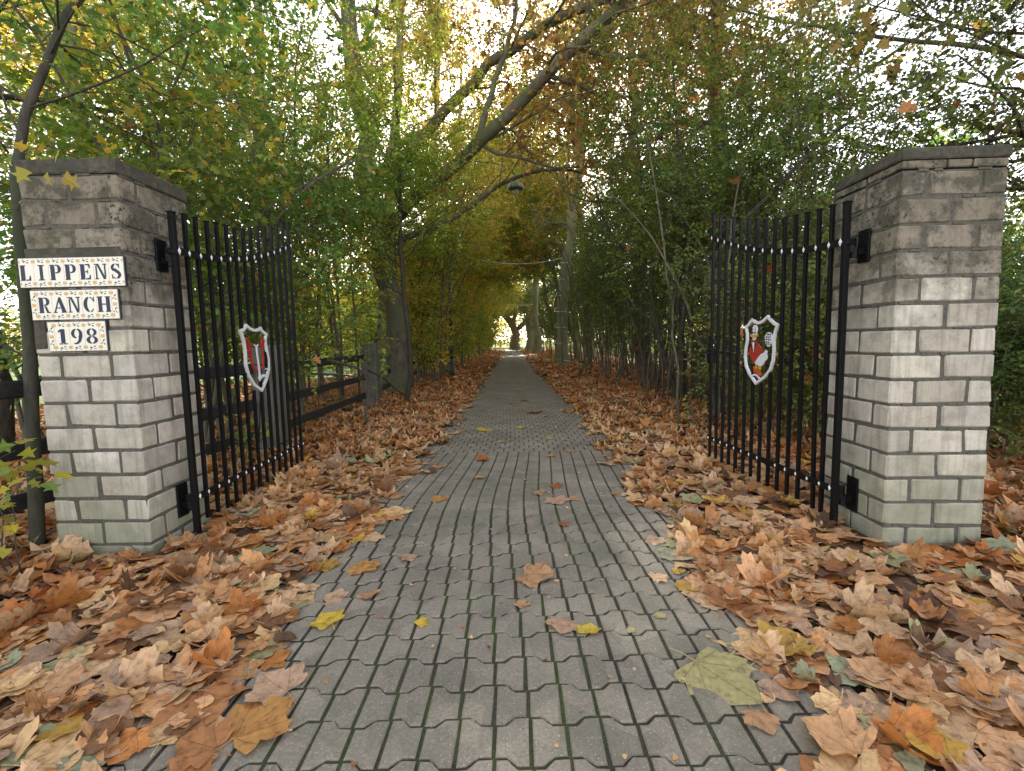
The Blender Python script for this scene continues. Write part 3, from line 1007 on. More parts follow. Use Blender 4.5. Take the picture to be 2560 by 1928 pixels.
# ------------------------------------------------------------------ tile signs
def arc(cx, cy, rx, ry, a0, a1, n=12):
    return [(cx + rx * math.cos(RAD(a0 + (a1 - a0) * i / n)), cy + ry * math.sin(RAD(a0 + (a1 - a0) * i / n))) for i in range(n + 1)]
def band(cx, cy, rx, ry, tx, ty, a0, a1, n=12):
    o = arc(cx, cy, rx, ry, a0, a1, n); i = arc(cx, cy, rx - tx, ry - ty, a0, a1, n)
    return [[o[k], o[k + 1], i[k + 1], i[k]] for k in range(n)]
def rc(x0, y0, x1, y1):
    return [(x0, y0), (x1, y0), (x1, y1), (x0, y1)]
def glyph(ch):
    if ch == 'L':
        return [rc(.09, .07, .40, .93), rc(.05, .93, .46, 1), rc(.05, 0, .38, .07), [(.43, 0), (.80, 0), (.80, .32), (.73, .32), (.66, .10), (.43, .07)]]
    if ch == 'I':
        return [rc(.38, .07, .62, .93), rc(.27, .93, .73, 1), rc(.27, 0, .73, .07)]
    if ch in 'PR':
        g = [rc(.09, .07, .40, .93), rc(.05, .93, .38, 1), rc(.05, 0, .42, .07), rc(.43, .92, .56, 1), rc(.43, .44 if ch == 'P' else .47, .56, .52 if ch == 'P' else .55)]
        g += band(.56, .72 if ch == 'P' else .735, .30, .28 if ch == 'P' else .265, .24, .09, -90, 90)
        if ch == 'R':
            g += [[(.46, .44), (.62, .44), (.78, .07), (.90, .07), (.90, 0), (.62, 0), (.60, .07)]]
        return g
    if ch == 'E':
        return [rc(.09, .07, .40, .93), rc(.05, .93, .38, 1), rc(.05, 0, .38, .07), [(.43, 1), (.43, .93), (.66, .90), (.72, .72), (.79, .72), (.79, 1)],
                [(.43, 0), (.80, 0), (.82, .30), (.75, .30), (.67, .10), (.43, .07)], rc(.43, .46, .58, .54), rc(.58, .36, .64, .64)]
    if ch == 'N':
        return [rc(.10, .07, .21, .88), rc(.03, 0, .30, .07), [(.02, 1), (.34, 1), (.84, 0), (.62, 0), (.62, .05), (.24, .86), (.14, .93), (.02, .93)], rc(.73, .12, .84, .93), rc(.62, .93, .93, 1)]
    if ch == 'S':
        g = band(.46, .735, .33, .265, .20, .11, 100, 250, 10) + band(.50, .265, .35, .265, .22, .11, -80, 70, 10)
        g += [[(.26, .62), (.44, .70), (.78, .46), (.66, .30), (.46, .42)]]
        g += band(.46, .735, .29, .265, .10, .06, 30, 85, 5) + [[(.66, .98), (.74, .98), (.74, .70), (.68, .70)]]
        g += band(.50, .265, .31, .265, .10, .06, -150, -95, 5) + [[(.18, .02), (.25, .02), (.25, .30), (.18, .32)]]
        return g
    if ch == 'A':
        return [[(.08, .07), (.19, .07), (.50, .84), (.44, .97)], [(.44, 1), (.60, 1), (.95, .07), (.64, .07), (.42, .80)], rc(.02, 0, .28, .07), rc(.58, 0, .98, .07), rc(.30, .28, .54, .35)]
    if ch == 'C':
        return band(.52, .5, .45, .5, .27, .09, 100, 260, 16) + band(.52, .5, .34, .5, .06, .07, 28, 82, 5) + band(.52, .5, .34, .5, .06, .07, -82, -35, 5) + [[(.80, .98), (.87, .98), (.87, .66), (.81, .66)]]
    if ch == 'H':
        return [rc(.06, .07, .34, .93), rc(.0, .93, .40, 1), rc(.0, 0, .40, .07), rc(.64, .07, .92, .93), rc(.58, .93, .96, 1), rc(.58, 0, .96, .07), rc(.35, .46, .62, .54)]
    if ch == '1':
        return [rc(.38, .08, .70, .98), [(.22, .74), (.38, .84), (.38, .98), (.22, .88)], rc(.24, 0, .50, .07), rc(.54, 0, .86, .07)]
    if ch == '8':
        g = []
        for a0, a1 in ((97, 263), (-83, 83)):
            g += band(.5, .75, .37, .25, .22, .07, a0, a1, 10) + band(.5, .255, .42, .255, .25, .07, a0, a1, 10)
        return g
    if ch == '9':
        g = []
        g += band(.47, .68, .40, .32, .24, .08, 97, 263, 10) + band(.5, .68, .40, .32, .24, .08, -60, 83, 10)
        g += [[(.90, .68), (.90, .50), (.76, .18), (.52, .0), (.24, .0), (.24, .07), (.46, .12), (.60, .30), (.62, .50)]]
        return g
    return []
def leafpoly(cx, cy, s, a):
    c, n = math.cos(RAD(a)), math.sin(RAD(a))
    P = [(0, 0), (.35, .26), (.7, .2), (1, 0), (.6, -.22), (.3, -.2)]
    return [(cx + s * (x_ * c - y_ * n), cy + s * (x_ * n + y_ * c)) for x_, y_ in P]
def sprig(cx, cy, w, flip):
    k = -1 if flip else 1
    out = [('ink', leafpoly(cx - .02 * w, cy + .002 * k, .27 * w, 200 * k if flip else 200)), ('ink', leafpoly(cx + .06 * w, cy - .06 * w * k, .27 * w, -12 * k)), ('ink', leafpoly(cx - .18 * w, cy + .10 * w * k, .2 * w, 120 * k)), ('ink', leafpoly(cx + .2 * w, cy + .10 * w * k, .16 * w, 40 * k))]
    out.append(('ink', [(cx - .38 * w, cy + .05 * w * k), (cx + .36 * w, cy + .16 * w * k), (cx + .36 * w, cy + .135 * w * k), (cx - .38 * w, cy + .02 * w * k)]))
    return out

def sign(label, text, s_left, z_low, width, h, ends):
    """s_left: distance of the sign's left edge from the pillar corner"""
    root = thing('tile_sign', label, 'sign', (PL.location.x - s_left * math.cos(-.0044), PL.location.y + s_left * math.sin(.0044), z_low), 'tile signs on the gate pillar')
    root.rotation_euler = (0, 0, -.0044)
    mb = MB(); mb.box(-.003, width + .003, -.009, .003, -.003, h + .003, 0, .001)
    obj('backing_board', mb.mesh('backing_board', [M_INK]), root)
    tw = (width - 2 * ends) / len(text)
    cells = [(ends + i * tw, ends + (i + 1) * tw, ch) for i, ch in enumerate(text)]
    if ends > 0:
        cells = [(0, ends, None)] + cells + [(width - ends, width, None)]
    for i, (x0, x1, ch) in enumerate(cells):
        mb = MB(); mb.box(x0 + .0006, x1 - .0006, -.0135, -.009, .0006, h - .0006, 0, .0007)
        tile = obj('tile', mb.mesh('tile', [M_TILE]), root)
        yy = -.0142
        deco = MB()
        wc = x1 - x0
        if ch:
            mb = MB()
            lw = wc * .92; lh = h * .53; lx = x0 + wc * .04; lz = h * .235
            for q, poly in enumerate(glyph(ch)):
                k = yy - .00002 * q
                pts = [(lx + lw * a, lz + lh * b) for a, b in poly]
                ar = sum(pts[j][0] * pts[(j + 1) % len(pts)][1] - pts[(j + 1) % len(pts)][0] * pts[j][1] for j in range(len(pts)))
                if ar < 0:
                    pts = pts[::-1]
                mb.add([(a, k, b) for a, b in pts], [tuple(range(len(pts)))])
            obj('letter' if ch.isalpha() else 'numeral', mb.mesh('letter', [M_NAVY]), tile)
            items = sprig(x0 + wc / 2, h * .88, .05, False) + sprig(x0 + wc / 2, h * .12, .05, True)
            e = .0095
            for zc in (h * .88, h * .13):
                items += [('oc', rc(x0 + .0008, zc - .007, x0 + e, zc + .007)), ('oc', rc(x1 - e, zc - .007, x1 - .0008, zc + .007))]
        else:
            cx = (x0 + x1) / 2
            items = []
            for zc in (h * .30, h * .74):
                items += [('ink', leafpoly(cx, zc, .013, 70)), ('ink', leafpoly(cx - .001, zc - .004, .012, 200)), ('ink', leafpoly(cx + .002, zc - .006, .012, -50)), ('ink', leafpoly(cx + .003, zc + .008, .010, 20))]
            items += [('oc', rc(cx - .0095, h * .5 - .008, cx + .0095, h * .5 + .008))]
            e0, e1 = (x1 - .012, x1 - .0008) if i == 0 else (x0 + .0008, x0 + .012)
            for zc in (h * .88, h * .13):
                items += [('oc', rc(e0, zc - .008, e1, zc + .008))]
        for q, (kind, pts) in enumerate(items):
            k = yy - .00002 * q
            ar = sum(pts[j][0] * pts[(j + 1) % len(pts)][1] - pts[(j + 1) % len(pts)][0] * pts[j][1] for j in range(len(pts)))
            if ar < 0:
                pts = pts[::-1]
            deco.add([(a, k, b) for a, b in pts], [tuple(range(len(pts)))], 0 if kind == 'ink' else 1)
        obj('leaf_border', deco.mesh('leaf_border', [M_INK, M_OCHRE]), tile, kind='stuff')
    return root
sign('long tile sign reading LIPPENS, topmost on the left brick pillar', 'LIPPENS', .519, 1.394, .522, .142, 0)
sign('tile sign reading RANCH between the two other tile signs', 'RANCH', .477, 1.233, .437, .145, .032)
sign('small tile sign with the number 198, lowest on the brick pillar', '198', .407, 1.076, .290, .146, .033)

# ------------------------------------------------------------------ iron gates
def stroke(mb, pts, hw, w0, w1, closed=False, mi=0, taper=None):
    n = len(pts)
    P = [Vector(p) for p in pts]
    Lf = []; Rt = []
    for i in range(n):
        if closed:
            a, b = P[(i - 1) % n], P[(i + 1) % n]
        else:
            a, b = P[max(i - 1, 0)], P[min(i + 1, n - 1)]
        t = (b - a)
        if closed or 0 < i < n - 1:
            t1 = (P[i] - a).normalized(); t2 = (b - P[i]).normalized()
            t = t1 + t2
            if t.length < 1e-6: t = t2
            t.normalize()
            k = 1 / max(.45, abs(t.dot(t2)))
        else:
            t.normalize(); k = 1
        nn = Vector((-t.y, t.x)) * hw * k * (taper[i] if taper else 1)
        Lf.append(P[i] + nn); Rt.append(P[i] - nn)
    m = n if closed else n - 1
    for i in range(m):
        j = (i + 1) % n
        q = [Lf[i], Rt[i], Rt[j], Lf[j]]
        vs = [(p.x, w0, p.y) for p in q] + [(p.x, w1, p.y) for p in q]
        mb.add(vs, [(0, 1, 2, 3), (7, 6, 5, 4), (0, 3, 7, 4), (1, 5, 6, 2), (0, 4, 5, 1), (2, 6, 7, 3)], mi)
def flat(mb, pts, w0, w1, mi=0):
    n = len(pts)
    vs = [(a, w0, b) for a, b in pts] + [(a, w1, b) for a, b in pts]
    mb.add(vs, [tuple(range(n)), tuple(range(n, 2 * n))[::-1]] + [(i, n + i, n + (i + 1) % n, (i + 1) % n) for i in range(n)], mi)
def ell(cx, cy, rx, ry, n=14):
    return [(cx + rx * math.cos(2 * math.pi * i / n), cy + ry * math.sin(2 * math.pi * i / n)) for i in range(n)]

TOPS_L = [.738, .752, .758, .761, .778, .788, .790, .814, .843, .871, .898, .931, .961, 1.001, 1.029]
RAIL_L = [.529, .534, .538, .545, .555, .568, .586, .608, .637, .665, .695, .724, .757, .796, .838]
TOPS_R = [.695, .707, .713, .722, .733, .744, .764, .784, .812, .835, .867, .903, .932, .973, 1.002]
RAIL_R = [.489, .491, .497, .505, .517, .534, .553, .576, .604, .635, .666, .702, .737, .771, .812]
def gate(label, hinge, far, tops, rails, sw, emblem):
    """local x along the leaf, local y*sw towards the driveway"""
    d = Vector((far[0] - hinge[0], far[1] - hinge[1], 0)).normalized()
    yv = Vector((-d.y, d.x, 0))
    root = thing('iron_gate', label, 'gate', (hinge[0], hinge[1], 0), 'pair of open iron gates')
    root.rotation_euler = (0, 0, math.atan2(d.y, d.x))
    sp = .1017
    cut = emblem['cut']
    for k in range(15):
        u = k * sp
        zt = tops[k] + 1.08
        hw = .0145 if k == 0 else .0098
        zb = .02 if k == 0 else .066 + rng.uniform(-.012, .012)
        lean = rng.uniform(-.003, .003)
        segs = [(zb, zt - .004)]
        if k in cut:
            segs = [(zb, cut[k][0]), (cut[k][1], zt - .004)]
        for z0, z1 in segs:
            vs, fs = chamfer_box(u - hw, u + hw, -hw, hw, z0, z1, .0012)
            vs = [(a + lean * (c - zb) / (zt - zb), b, c) for a, b, c in vs]
            if k == 2 and sw > 0:      # the bar whose foot is kicked in
                vs = [(a - (.035 * max(0, (.22 - c) / .16) if c < .22 else 0), b, c) for a, b, c in vs]
            bar = obj('bar', new_mesh('bar', vs, fs, [M_IRON]), root)
        mb = MB()
        mb.box(u + lean - hw - .0035, u + lean + hw + .0035, -hw - .0035, hw + .0035, zt - .006, zt + .001, 0, .0008)
        obj('bar_cap', mb.mesh('bar_cap', [M_IRON]), bar)
    # rails lie on the driveway side of the bars
    y0, y1 = sorted((sw * .0100, sw * .0175))
    us = [-.012] + [k * sp for k in range(15)] + [14 * sp + .028]
    zs = [rails[0] + 1.08 + .001] + [r + 1.08 for r in rails] + [rails[-1] + 1.08 + .011]
    # smooth curve
    fine = np.linspace(us[0], us[-1], 46)
    co = np.polyfit(us, zs, 4); zf = np.polyval(co, fine)
    mb = MB()
    for i in range(45):
        a, b = fine[i], fine[i + 1]
        za, zb_ = zf[i], zf[i + 1]
        vs = [(a, y0, za - .02), (b, y0, zb_ - .02), (b, y1, zb_ - .02), (a, y1, za - .02), (a, y0, za + .02), (b, y0, zb_ + .02), (b, y1, zb_ + .02), (a, y1, za + .02)]
        mb.add(vs, [(0, 3, 2, 1), (4, 5, 6, 7), (0, 1, 5, 4), (3, 7, 6, 2)] + ([(0, 4, 7, 3)] if i == 0 else []) + ([(1, 2, 6, 5)] if i == 44 else []))
    top_rail = obj('top_rail', mb.mesh('top_rail', [M_IRON]), root)
    mb = MB(); mb.box(-.012, 14 * sp + .028, y0, y1, .209, .249, 0, .001)
    bot_rail = obj('bottom_rail', mb.mesh('bottom_rail', [M_IRON]), root)
    # white diamond studs
    mbs = MB()
    yb = sw * .0176; yt = sw * .0245
    mbs.add([(-.010, yb, 0), (0, yb, -.0165), (.010, yb, 0), (0, yb, .0165), (0, yt, 0)], [(0, 1, 4), (1, 2, 4), (2, 3, 4), (3, 0, 4), (0, 3, 2, 1)])
    stud = mbs.mesh('stud', [M_WHITE])
    for k in range(15):
        s_ = 1.25 if k == 0 else 1.0
        if k == 6:
            pass
        o = obj('stud', stud, top_rail, (k * sp + .018 * (k == 0), 0, float(np.polyval(co, k * sp)))); o.scale = (s_ * 1.15, 1, s_ * 1.1)
        if not (k == 6 and sw > 0):
            o = obj('stud', stud, bot_rail, (k * sp + .02 * (k == 0), 0, .229)); o.scale = (s_ * .9, 1, s_ * .9)
    # hinge arms round the first bar
    for zc in (rails[0] + 1.08 - .012, .215):
        mb = MB()
        mb.cyl((0, -sw * .035, zc - .045), (0, -sw * .035, zc + .03), .019, n=12)
        a, b = sorted((-sw * .035, sw * .012))
        mb.box(-.022, .018, a, b, zc - .005, zc + .024, 0, .002)
        obj('hinge', mb.mesh('hinge', [M_IRON]), root)
    # drop bolt and short cross rod behind the leaf
    mb = MB()
    ub = 10.5 * sp if sw > 0 else 11.4 * sp
    mb.cyl((ub, -sw * .018, .02), (ub, -sw * .018, .42), .0065)
    mb.cyl((ub - .12, -sw * .018, .30), (ub + .10, -sw * .018, .30), .005)
    if sw < 0:
        mb.cyl((7.0 * sp, -sw * .02, .05), (8.6 * sp, -sw * .02, .95), .0045)
    obj('drop_bolt', mb.mesh('drop_bolt', [M_IRON]), root)
    return root

GL = gate('open iron gate with a shield holding a white L over red scrolls', (-1.84, 2.632), (-1.867, 4.08), TOPS_L, RAIL_L, -1,
          {'cut': {6: (.90, 1.195), 7: (.77, 1.215), 8: (.88, 1.215)}})
GR = gate('open iron gate with a shield showing a white duck in a red jacket', (1.77, 2.565), (1.664, 3.99), TOPS_R, RAIL_R, 1,
          {'cut': {6: (.84, 1.20), 7: (.76, 1.18), 8: (.88, 1.20)}})

# left shield
def ML(x_, y_):
    return (.575 + (x_ - 700) / 240 * .345, 1.226 - (y_ - 1045) / 550 * .465)
emb = obj('shield_emblem', None, GL)
OUT = [(755, 1045), (785, 1070), (820, 1082), (855, 1078), (885, 1060), (905, 1090), (940, 1112), (926, 1165), (935, 1250), (947, 1340), (943, 1420), (912, 1510), (857, 1595), (792, 1540), (748, 1460), (728, 1370), (731, 1250), (724, 1170), (700, 1095), (732, 1075)]
mb = MB(); stroke(mb, [ML(*p) for p in OUT], .0095, -.016, -.001, True)
obj('shield_outline', mb.mesh('shield_outline', [M_WHITE]), emb)
mb = MB()
Lp = [(745, 1185), (738, 1160), (752, 1152), (768, 1170), (776, 1215), (780, 1300), (787, 1370), (800, 1402), (822, 1410), (845, 1400), (868, 1405), (888, 1380), (900, 1320), (893, 1250), (888, 1190), (896, 1160), (910, 1152), (914, 1172), (905, 1190)]
stroke(mb, [ML(*p) for p in Lp], .0062, -.013, -.003)
for sc in ([(750, 1200), (757, 1222), (768, 1235), (760, 1255), (768, 1290)], [(912, 1195), (904, 1215), (895, 1228)]):
    stroke(mb, [ML(*p) for p in sc], .005, -.012, -.004)
obj('red_scroll', mb.mesh('red_scroll', [M_RED]), emb)
mb = MB()
stroke(mb, [ML(*p) for p in [(828, 1210), (832, 1300), (838, 1380), (842, 1450), (834, 1500)]], .0105, -.017, -.0132)
stroke(mb, [ML(*p) for p in [(808, 1202), (818, 1212), (828, 1210), (838, 1212), (847, 1200)]], .0045, -.0175, -.0135)
stroke(mb, [ML(*p) for p in [(830, 1500), (852, 1478), (880, 1468), (905, 1478), (925, 1462), (930, 1435), (918, 1414), (902, 1416)]], .0085, -.0178, -.0138, taper=[1.8, 1.5, 1.1, 1.2, 1, .8, .6, .5])
obj('white_letter', mb.mesh('white_letter', [M_WHITE]), emb)
mb = MB()
for zc in (1.08, .95):
    mb.cyl((.62, .004, zc), (.915, .004, zc), .0035, n=6)
obj('support_rod', mb.mesh('support_rod', [M_IRON]), emb)

# right shield
def MR(x_, y_):
    y2 = y_ + (x_ - 345) / 605 * 36
    return (.905 - (x_ - 345) / 605 * .368, 1.213 - (y2 - 262) / 1290 * .466)
emb = obj('shield_emblem', None, GR)
OUT = [(345, 440), (405, 398), (480, 292), (530, 335), (600, 362), (680, 335), (775, 240), (830, 310), (890, 368), (950, 398), (908, 540), (892, 680), (900, 850), (890, 1050), (850, 1210), (760, 1360), (585, 1528), (440, 1350), (372, 1210), (347, 1030), (360, 850), (385, 700), (378, 560)]
mb = MB(); stroke(mb, [MR(*p) for p in OUT], .0085, .001, .016, True)
stroke(mb, [MR(*p) for p in [(490, 1400), (540, 1362), (600, 1375), (650, 1430)]], .005, .002, .012)
obj('shield_outline', mb.mesh('shield_outline', [M_WHITE]), emb)
def part(name, polys, m_, w0, w1):
    mb = MB()
    for P in polys:
        P = [MR(*p) for p in P]
        flat(mb, P, w0, w1)
    obj(name, mb.mesh(name, [m_]), emb)
part('duck_body', [[(545, 1135), (600, 1030), (660, 950), (720, 910), (745, 865), (778, 885), (765, 950), (785, 970), (775, 1030), (730, 1085), (710, 1140), (670, 1180), (600, 1170)], ell(532, 485, 50, 92), [(485, 560), (575, 560), (555, 640), (540, 690), (520, 702), (497, 690), (487, 640)]], M_WHITE, .004, .010)
part('duck_jacket', [[(430, 870), (462, 815), (525, 925), (560, 800), (562, 735), (620, 775), (675, 830), (686, 900), (645, 960), (595, 1035), (545, 1132), (490, 1080), (447, 985)]], M_RED, .0045, .0125)
part('duck_shirt', [[(490, 738), (542, 728), (536, 860), (526, 922), (514, 850)]], M_WHITE, .006, .0140)
part('duck_lapel', [[(458, 812), (489, 738), (516, 850), (524, 915)], [(542, 730), (578, 755), (550, 830), (528, 905)]], M_BLACK, .006, .0133)
part('duck_bow_tie', [[(470, 680), (517, 706), (482, 738)], [(565, 678), (562, 736), (517, 706)]], M_RED, .006, .0150)
part('duck_beak', [[(448, 580), (480, 578), (522, 590), (602, 575), (586, 620), (522, 645), (465, 628)]], M_YELLOW, .006, .0140)
part('duck_eye', [ell(498, 545, 12, 22, 10), ell(541, 542, 12, 22, 10), [(487, 480), (505, 468), (507, 478), (490, 492)], [(530, 478), (550, 470), (556, 482), (534, 488)]], M_BLACK, .006, .0118)
part('duck_leg', [[(555, 1170), (588, 1178), (585, 1245), (556, 1240)], [(618, 1180), (668, 1182), (665, 1250), (622, 1250)]], M_YELLOW, .004, .0095)
part('duck_shoe', [[(520, 1205), (535, 1225), (582, 1240), (580, 1325), (560, 1332), (532, 1310)], [(590, 1265), (612, 1262), (665, 1275), (668, 1340), (640, 1388), (602, 1340)]], M_ORANGE, .004, .0120)
part('ball', [ell(797, 662, 74, 132, 18)], M_WHITE, .004, .010)
spots = []
for r_, row in enumerate([(570, (772, 800, 830)), (620, (758, 790, 824)), (665, (735, 764, 796, 828)), (715, (740, 772, 805)), (752, (765, 797, 835))]):
    for cx_ in row[1]:
        spots.append(ell(cx_, row[0], 10.5, 19, 8))
part('ball_pattern', spots, M_BLACK, .006, .0112)
mb = MB()
for zc in (1.12, .97, .88):
    mb.cyl((.56, .001, zc), (.90 if zc > 1 else .86, .001, zc), .003, n=6)
obj('support_rod', mb.mesh('support_rod', [M_IRON]), emb)
# gate lock
lock = MB()
uL = 14 * .1017
lock.box(uL - .035, uL + .030, -.022, .024, .86, .985, 0, .004)
lock.box(uL - .012, uL + .05, -.008, .010, .985, 1.03, 0, .003)
lock.cyl((uL, .02, .955), (uL, .065, .955), .008)
lock.cyl((uL, .062, .955), (uL - .11, .062, .950), .0085)
lock.cyl((uL, -.02, .955), (uL, -.065, .955), .008)
lock.cyl((uL, -.062, .955), (uL - .10, -.062, .950), .0085)
lock.cyl((uL + .02, .0, .86), (uL + .024, .0, .76), .012, .007)
lock.cyl((uL - .005, .02, .88), (uL - .005, .034, .88), .014, n=10)
lock.cyl((uL + .02, 0, 1.03), (uL + .02, 0, 1.075), .007)
obj('lock', lock.mesh('lock', [M_IRON]), GR)

# hinge plates screwed to the pillars
def plate(P, sgn, ya, zc, h):
    mb = MB()
    a, b = sorted((-sgn * .001, -sgn * .011))
    mb.box(a, b, ya - .042, ya + .042, zc - h / 2, zc + h / 2, 0, .002)
    a, b = sorted((-sgn * .010, -sgn * .055))
    mb.box(a, b, ya - .013, ya + .013, zc - .045, zc - .012, 0, .002)
    for dy in (-.026, .026):
        for dz in (-h * .36, h * .36):
            mb.cyl((-sgn * .010, ya + dy, zc + dz), (-sgn * .017, ya + dy, zc + dz), .008, n=6)
    mb.cyl((-sgn * .055, ya, zc - .06), (-sgn * .055, ya, zc - .008), .02, n=12)
    obj('hinge_plate', mb.mesh('hinge_plate', [M_IRON]), P)
plate(PL, -1, .247, 1.585, .17); plate(PL, -1, .247, .215, .19)
plate(PR, 1, .228, 1.545, .17); plate(PR, 1, .228, .20, .19)

# ------------------------------------------------------------------ paddock fence on the left
def fence_post(x_, y_, w, d, h, m_=M_POST, taper=.0):
    vs, fs = chamfer_box(-w / 2, w / 2, -d / 2, d / 2, -.15, h, .012, rng, .006)
    vs = [(a * (1 - taper * max(c, 0)), b, c + (.02 * a / w if c > h / 2 else 0)) for a, b, c in vs]
    return new_mesh('fence_post', vs, fs, [m_])
FX = [(-3.3, .3), (-2.93, 2.0), (-2.46, 4.72), (-2.47, 8.12), (-2.75, 12.4), (-2.95, 17), (-3.0, 22)]
fence = thing('paddock_fence', 'low fence of grey square posts and three tarred rails left of the driveway', 'fence', (0, 0, 0))
for i, (fx, fy) in enumerate(FX):
    o = obj('fence_post', fence_post(0, 0, .26 if i in (2, 3) else .2, .2, 1.09, M_POST), fence, (fx, fy, 0))
    o.rotation_euler = (rng.uniform(-.02, .02), rng.uniform(-.02, .02), rng.uniform(-.1, .1))
    if i:
        px, py = FX[i - 1]
        for zr in (.86, .51, .21):
            a = Vector((px - .08, py, zr + rng.uniform(-.015, .015))); b = Vector((fx - .08, fy, zr + rng.uniform(-.015, .015)))
            L_ = (b - a).length
            mb = MB()
            vs, fs = chamfer_box(-.022, .022, 0, L_, -.05, .05, .008, rng, .005)
            sag = rng.uniform(-.02, .0)
            mb.add(vs, fs)
            r = obj('rail', mb.mesh('rail', [M_RAIL]), fence)
            r.location = a
            r.rotation_euler = (math.asin((b.z - a.z) / L_), 0, math.atan2(-(b.x - a.x), b.y - a.y))
# right side: upright round post and a broken one
def round_post(name, label, loc, r, h, m_, seedv, broken=False):
    rr = random.Random(seedv)
    n = 14
    vs = []; lv = 7
    for l in range(lv):
        t = l / (lv - 1)
        for i in range(n):
            a = 2 * math.pi * i / n
            k = r * (1 + .05 * math.sin(3 * a + seedv) + .03 * rr.uniform(-1, 1)) * (1.12 - .14 * t if l < lv - 1 else .80 - (.1 if not broken else 0))
            z = -.1 + (h + .1) * (t if l < lv - 1 else 1.0)
            if l == lv - 2: z = h * .965
            if broken and l >= lv - 2: z += rr.uniform(-.10, .08)
            vs.append((k * math.cos(a), k * math.sin(a), z))
    fs = [(l * n + i, l * n + (i + 1) % n, (l + 1) * n + (i + 1) % n, (l + 1) * n + i) for l in range(lv - 1) for i in range(n)] + [tuple(range((lv - 1) * n, lv * n))]
    o = obj(name, new_mesh(name, vs, fs, [m_], False), None, loc, label=label, category='post')
    return o
round_post('wooden_post', 'thick grey upright wooden post at the foot of the right hedge, behind the gate lock', (3.24, 8.25, 0), .125, 1.21, M_POST, 3)
round_post('rotten_stump', 'reddish rotten post stump just left of the thick grey wooden post', (3.0, 8.5, 0), .10, .66, M_STUMP, 8, True)

# ------------------------------------------------------------------ lamp post with hanging lamp
t = thing('street_lamp', 'slim dark green lamp post in the left hedge with a lamp over the driveway', 'street lamp', (-1.95, 14.9, 0))
mb = MB()
prof = [(.075, 0), (.075, .5), (.055, .56), (.05, 1.2), (.045, 3), (.038, 6.35)]
for (r0, z0), (r1, z1) in zip(prof, prof[1:]):
    mb.cyl((0, 0, z0 - (.1 if z0 == 0 else 0)), (0, 0, z1), r0, r1, 12)
obj('pole', mb.mesh('pole', [M_GREENPAINT], True), t)
mb = MB()
A_ = [Vector((0, 0, 6.1)), Vector((.25, .01, 6.42)), Vector((.8, .04, 6.56)), Vector((1.5, .07, 6.5)), Vector((1.95, .09, 6.32)), Vector((2.12, .1, 6.14))]
for a, b in zip(A_, A_[1:]):
    mb.cyl(a, b, .022, .022, 8)
obj('arm', mb.mesh('arm', [M_GREENPAINT], True), t)
def lathe(prof, c, n=20):
    vs = []
    for r_, z_ in prof:
        for i in range(n):
            a = 2 * math.pi * i / n
            vs.append((c[0] + r_ * math.cos(a), c[1] + r_ * math.sin(a), c[2] + z_))
    m = len(prof)
    return vs, [(l * n + i, l * n + (i + 1) % n, (l + 1) * n + (i + 1) % n, (l + 1) * n + i) for l in range(m - 1) for i in range(n)]
c0 = (2.12, .1, 5.72)
vs, fs = lathe([(.10, -.02), (.235, .0), (.25, .03), (.245, .07), (.21, .16), (.12, .22), (.05, .25), (.05, .33), (.075, .36), (.06, .41), (.0, .43)], c0)
shade = obj('lamp_shade', new_mesh('lamp_shade', vs, fs, [M_LAMPGREEN], True), t)
vs, fs = lathe([(.0, -.22), (.03, -.18), (.085, -.06), (.105, .0), (.10, .03)], c0)
obj('glass_bulb', new_mesh('glass_bulb', vs, fs, [M_GLASS], True), t)

# rope lights across the driveway and round the trunk
def tube_obj(name, pts, r, m_, n=6, parent=None, **kw):
    mb = MB()
    P = [Vector(p) for p in pts]
    vs = []
    for i, p in enumerate(P):
        d = (P[min(i + 1, len(P) - 1)] - P[max(i - 1, 0)]).normalized()
        t_ = Vector((0, 0, 1)) if abs(d.z) < .9 else Vector((1, 0, 0))
        e1 = d.cross(t_).normalized(); e2 = d.cross(e1)
        for k in range(n):
            a = 2 * math.pi * k / n
            vs.append(p + e1 * r * math.cos(a) + e2 * r * math.sin(a))
    fs = [(i * n + k, i * n + (k + 1) % n, (i + 1) * n + (k + 1) % n, (i + 1) * n + k) for i in range(len(P) - 1) for k in range(n)]
    return obj(name, new_mesh(name, vs, fs, [m_], True), parent, **kw)
def cat(a, b, sag, n=18):
    a = Vector(a); b = Vector(b)
    return [a.lerp(b, i / n) - Vector((0, 0, sag * 4 * (i / n) * (1 - i / n))) for i in range(n + 1)]
def trunk_at(z):
    zs_ = [0, 1.54, 2.52, 3.8, 4.9, 5.78]
    return np.interp(z, zs_, [2.15, 2.13, 2.10, 2.24, 2.48, 2.62]), 21.0, np.interp(z, [0, .6, 4, 7], [.34, .26, .23, .19])
hel = []
for i in range(140):
    z = 4.65 - i / 139 * 4.35
    tx, ty, tr = trunk_at(z)
    a = i / 139 * 2 * math.pi * 6.3 + 2.5
    hel.append((tx + (tr + .02) * math.cos(a), ty + (tr + .02) * math.sin(a), z + .12 * math.cos(a)))
tube_obj('rope_light', cat((-2.6, 19.3, 4.75), (2.25, 20.75, 4.62), .38) + hel + [(2.6, 20.6, .12), (2.95, 20.6, .06)], .014, M_ROPE, label='white rope light sagging across the driveway and wound round the pale trunk', category='rope light', group='rope lights over the driveway')
tube_obj('rope_light', cat((-2.2, 39.5, 4.5), (1.75, 40.4, 4.15), .2), .02, M_ROPE, label='farther short rope light strung level over the driveway', category='rope light', group='rope lights over the driveway')
mb = MB(); mb.box(-.16, .16, -.1, .1, 0.0, .13, 0, .02); mb.cyl((0, 0, .12), (0, 0, .2), .02)
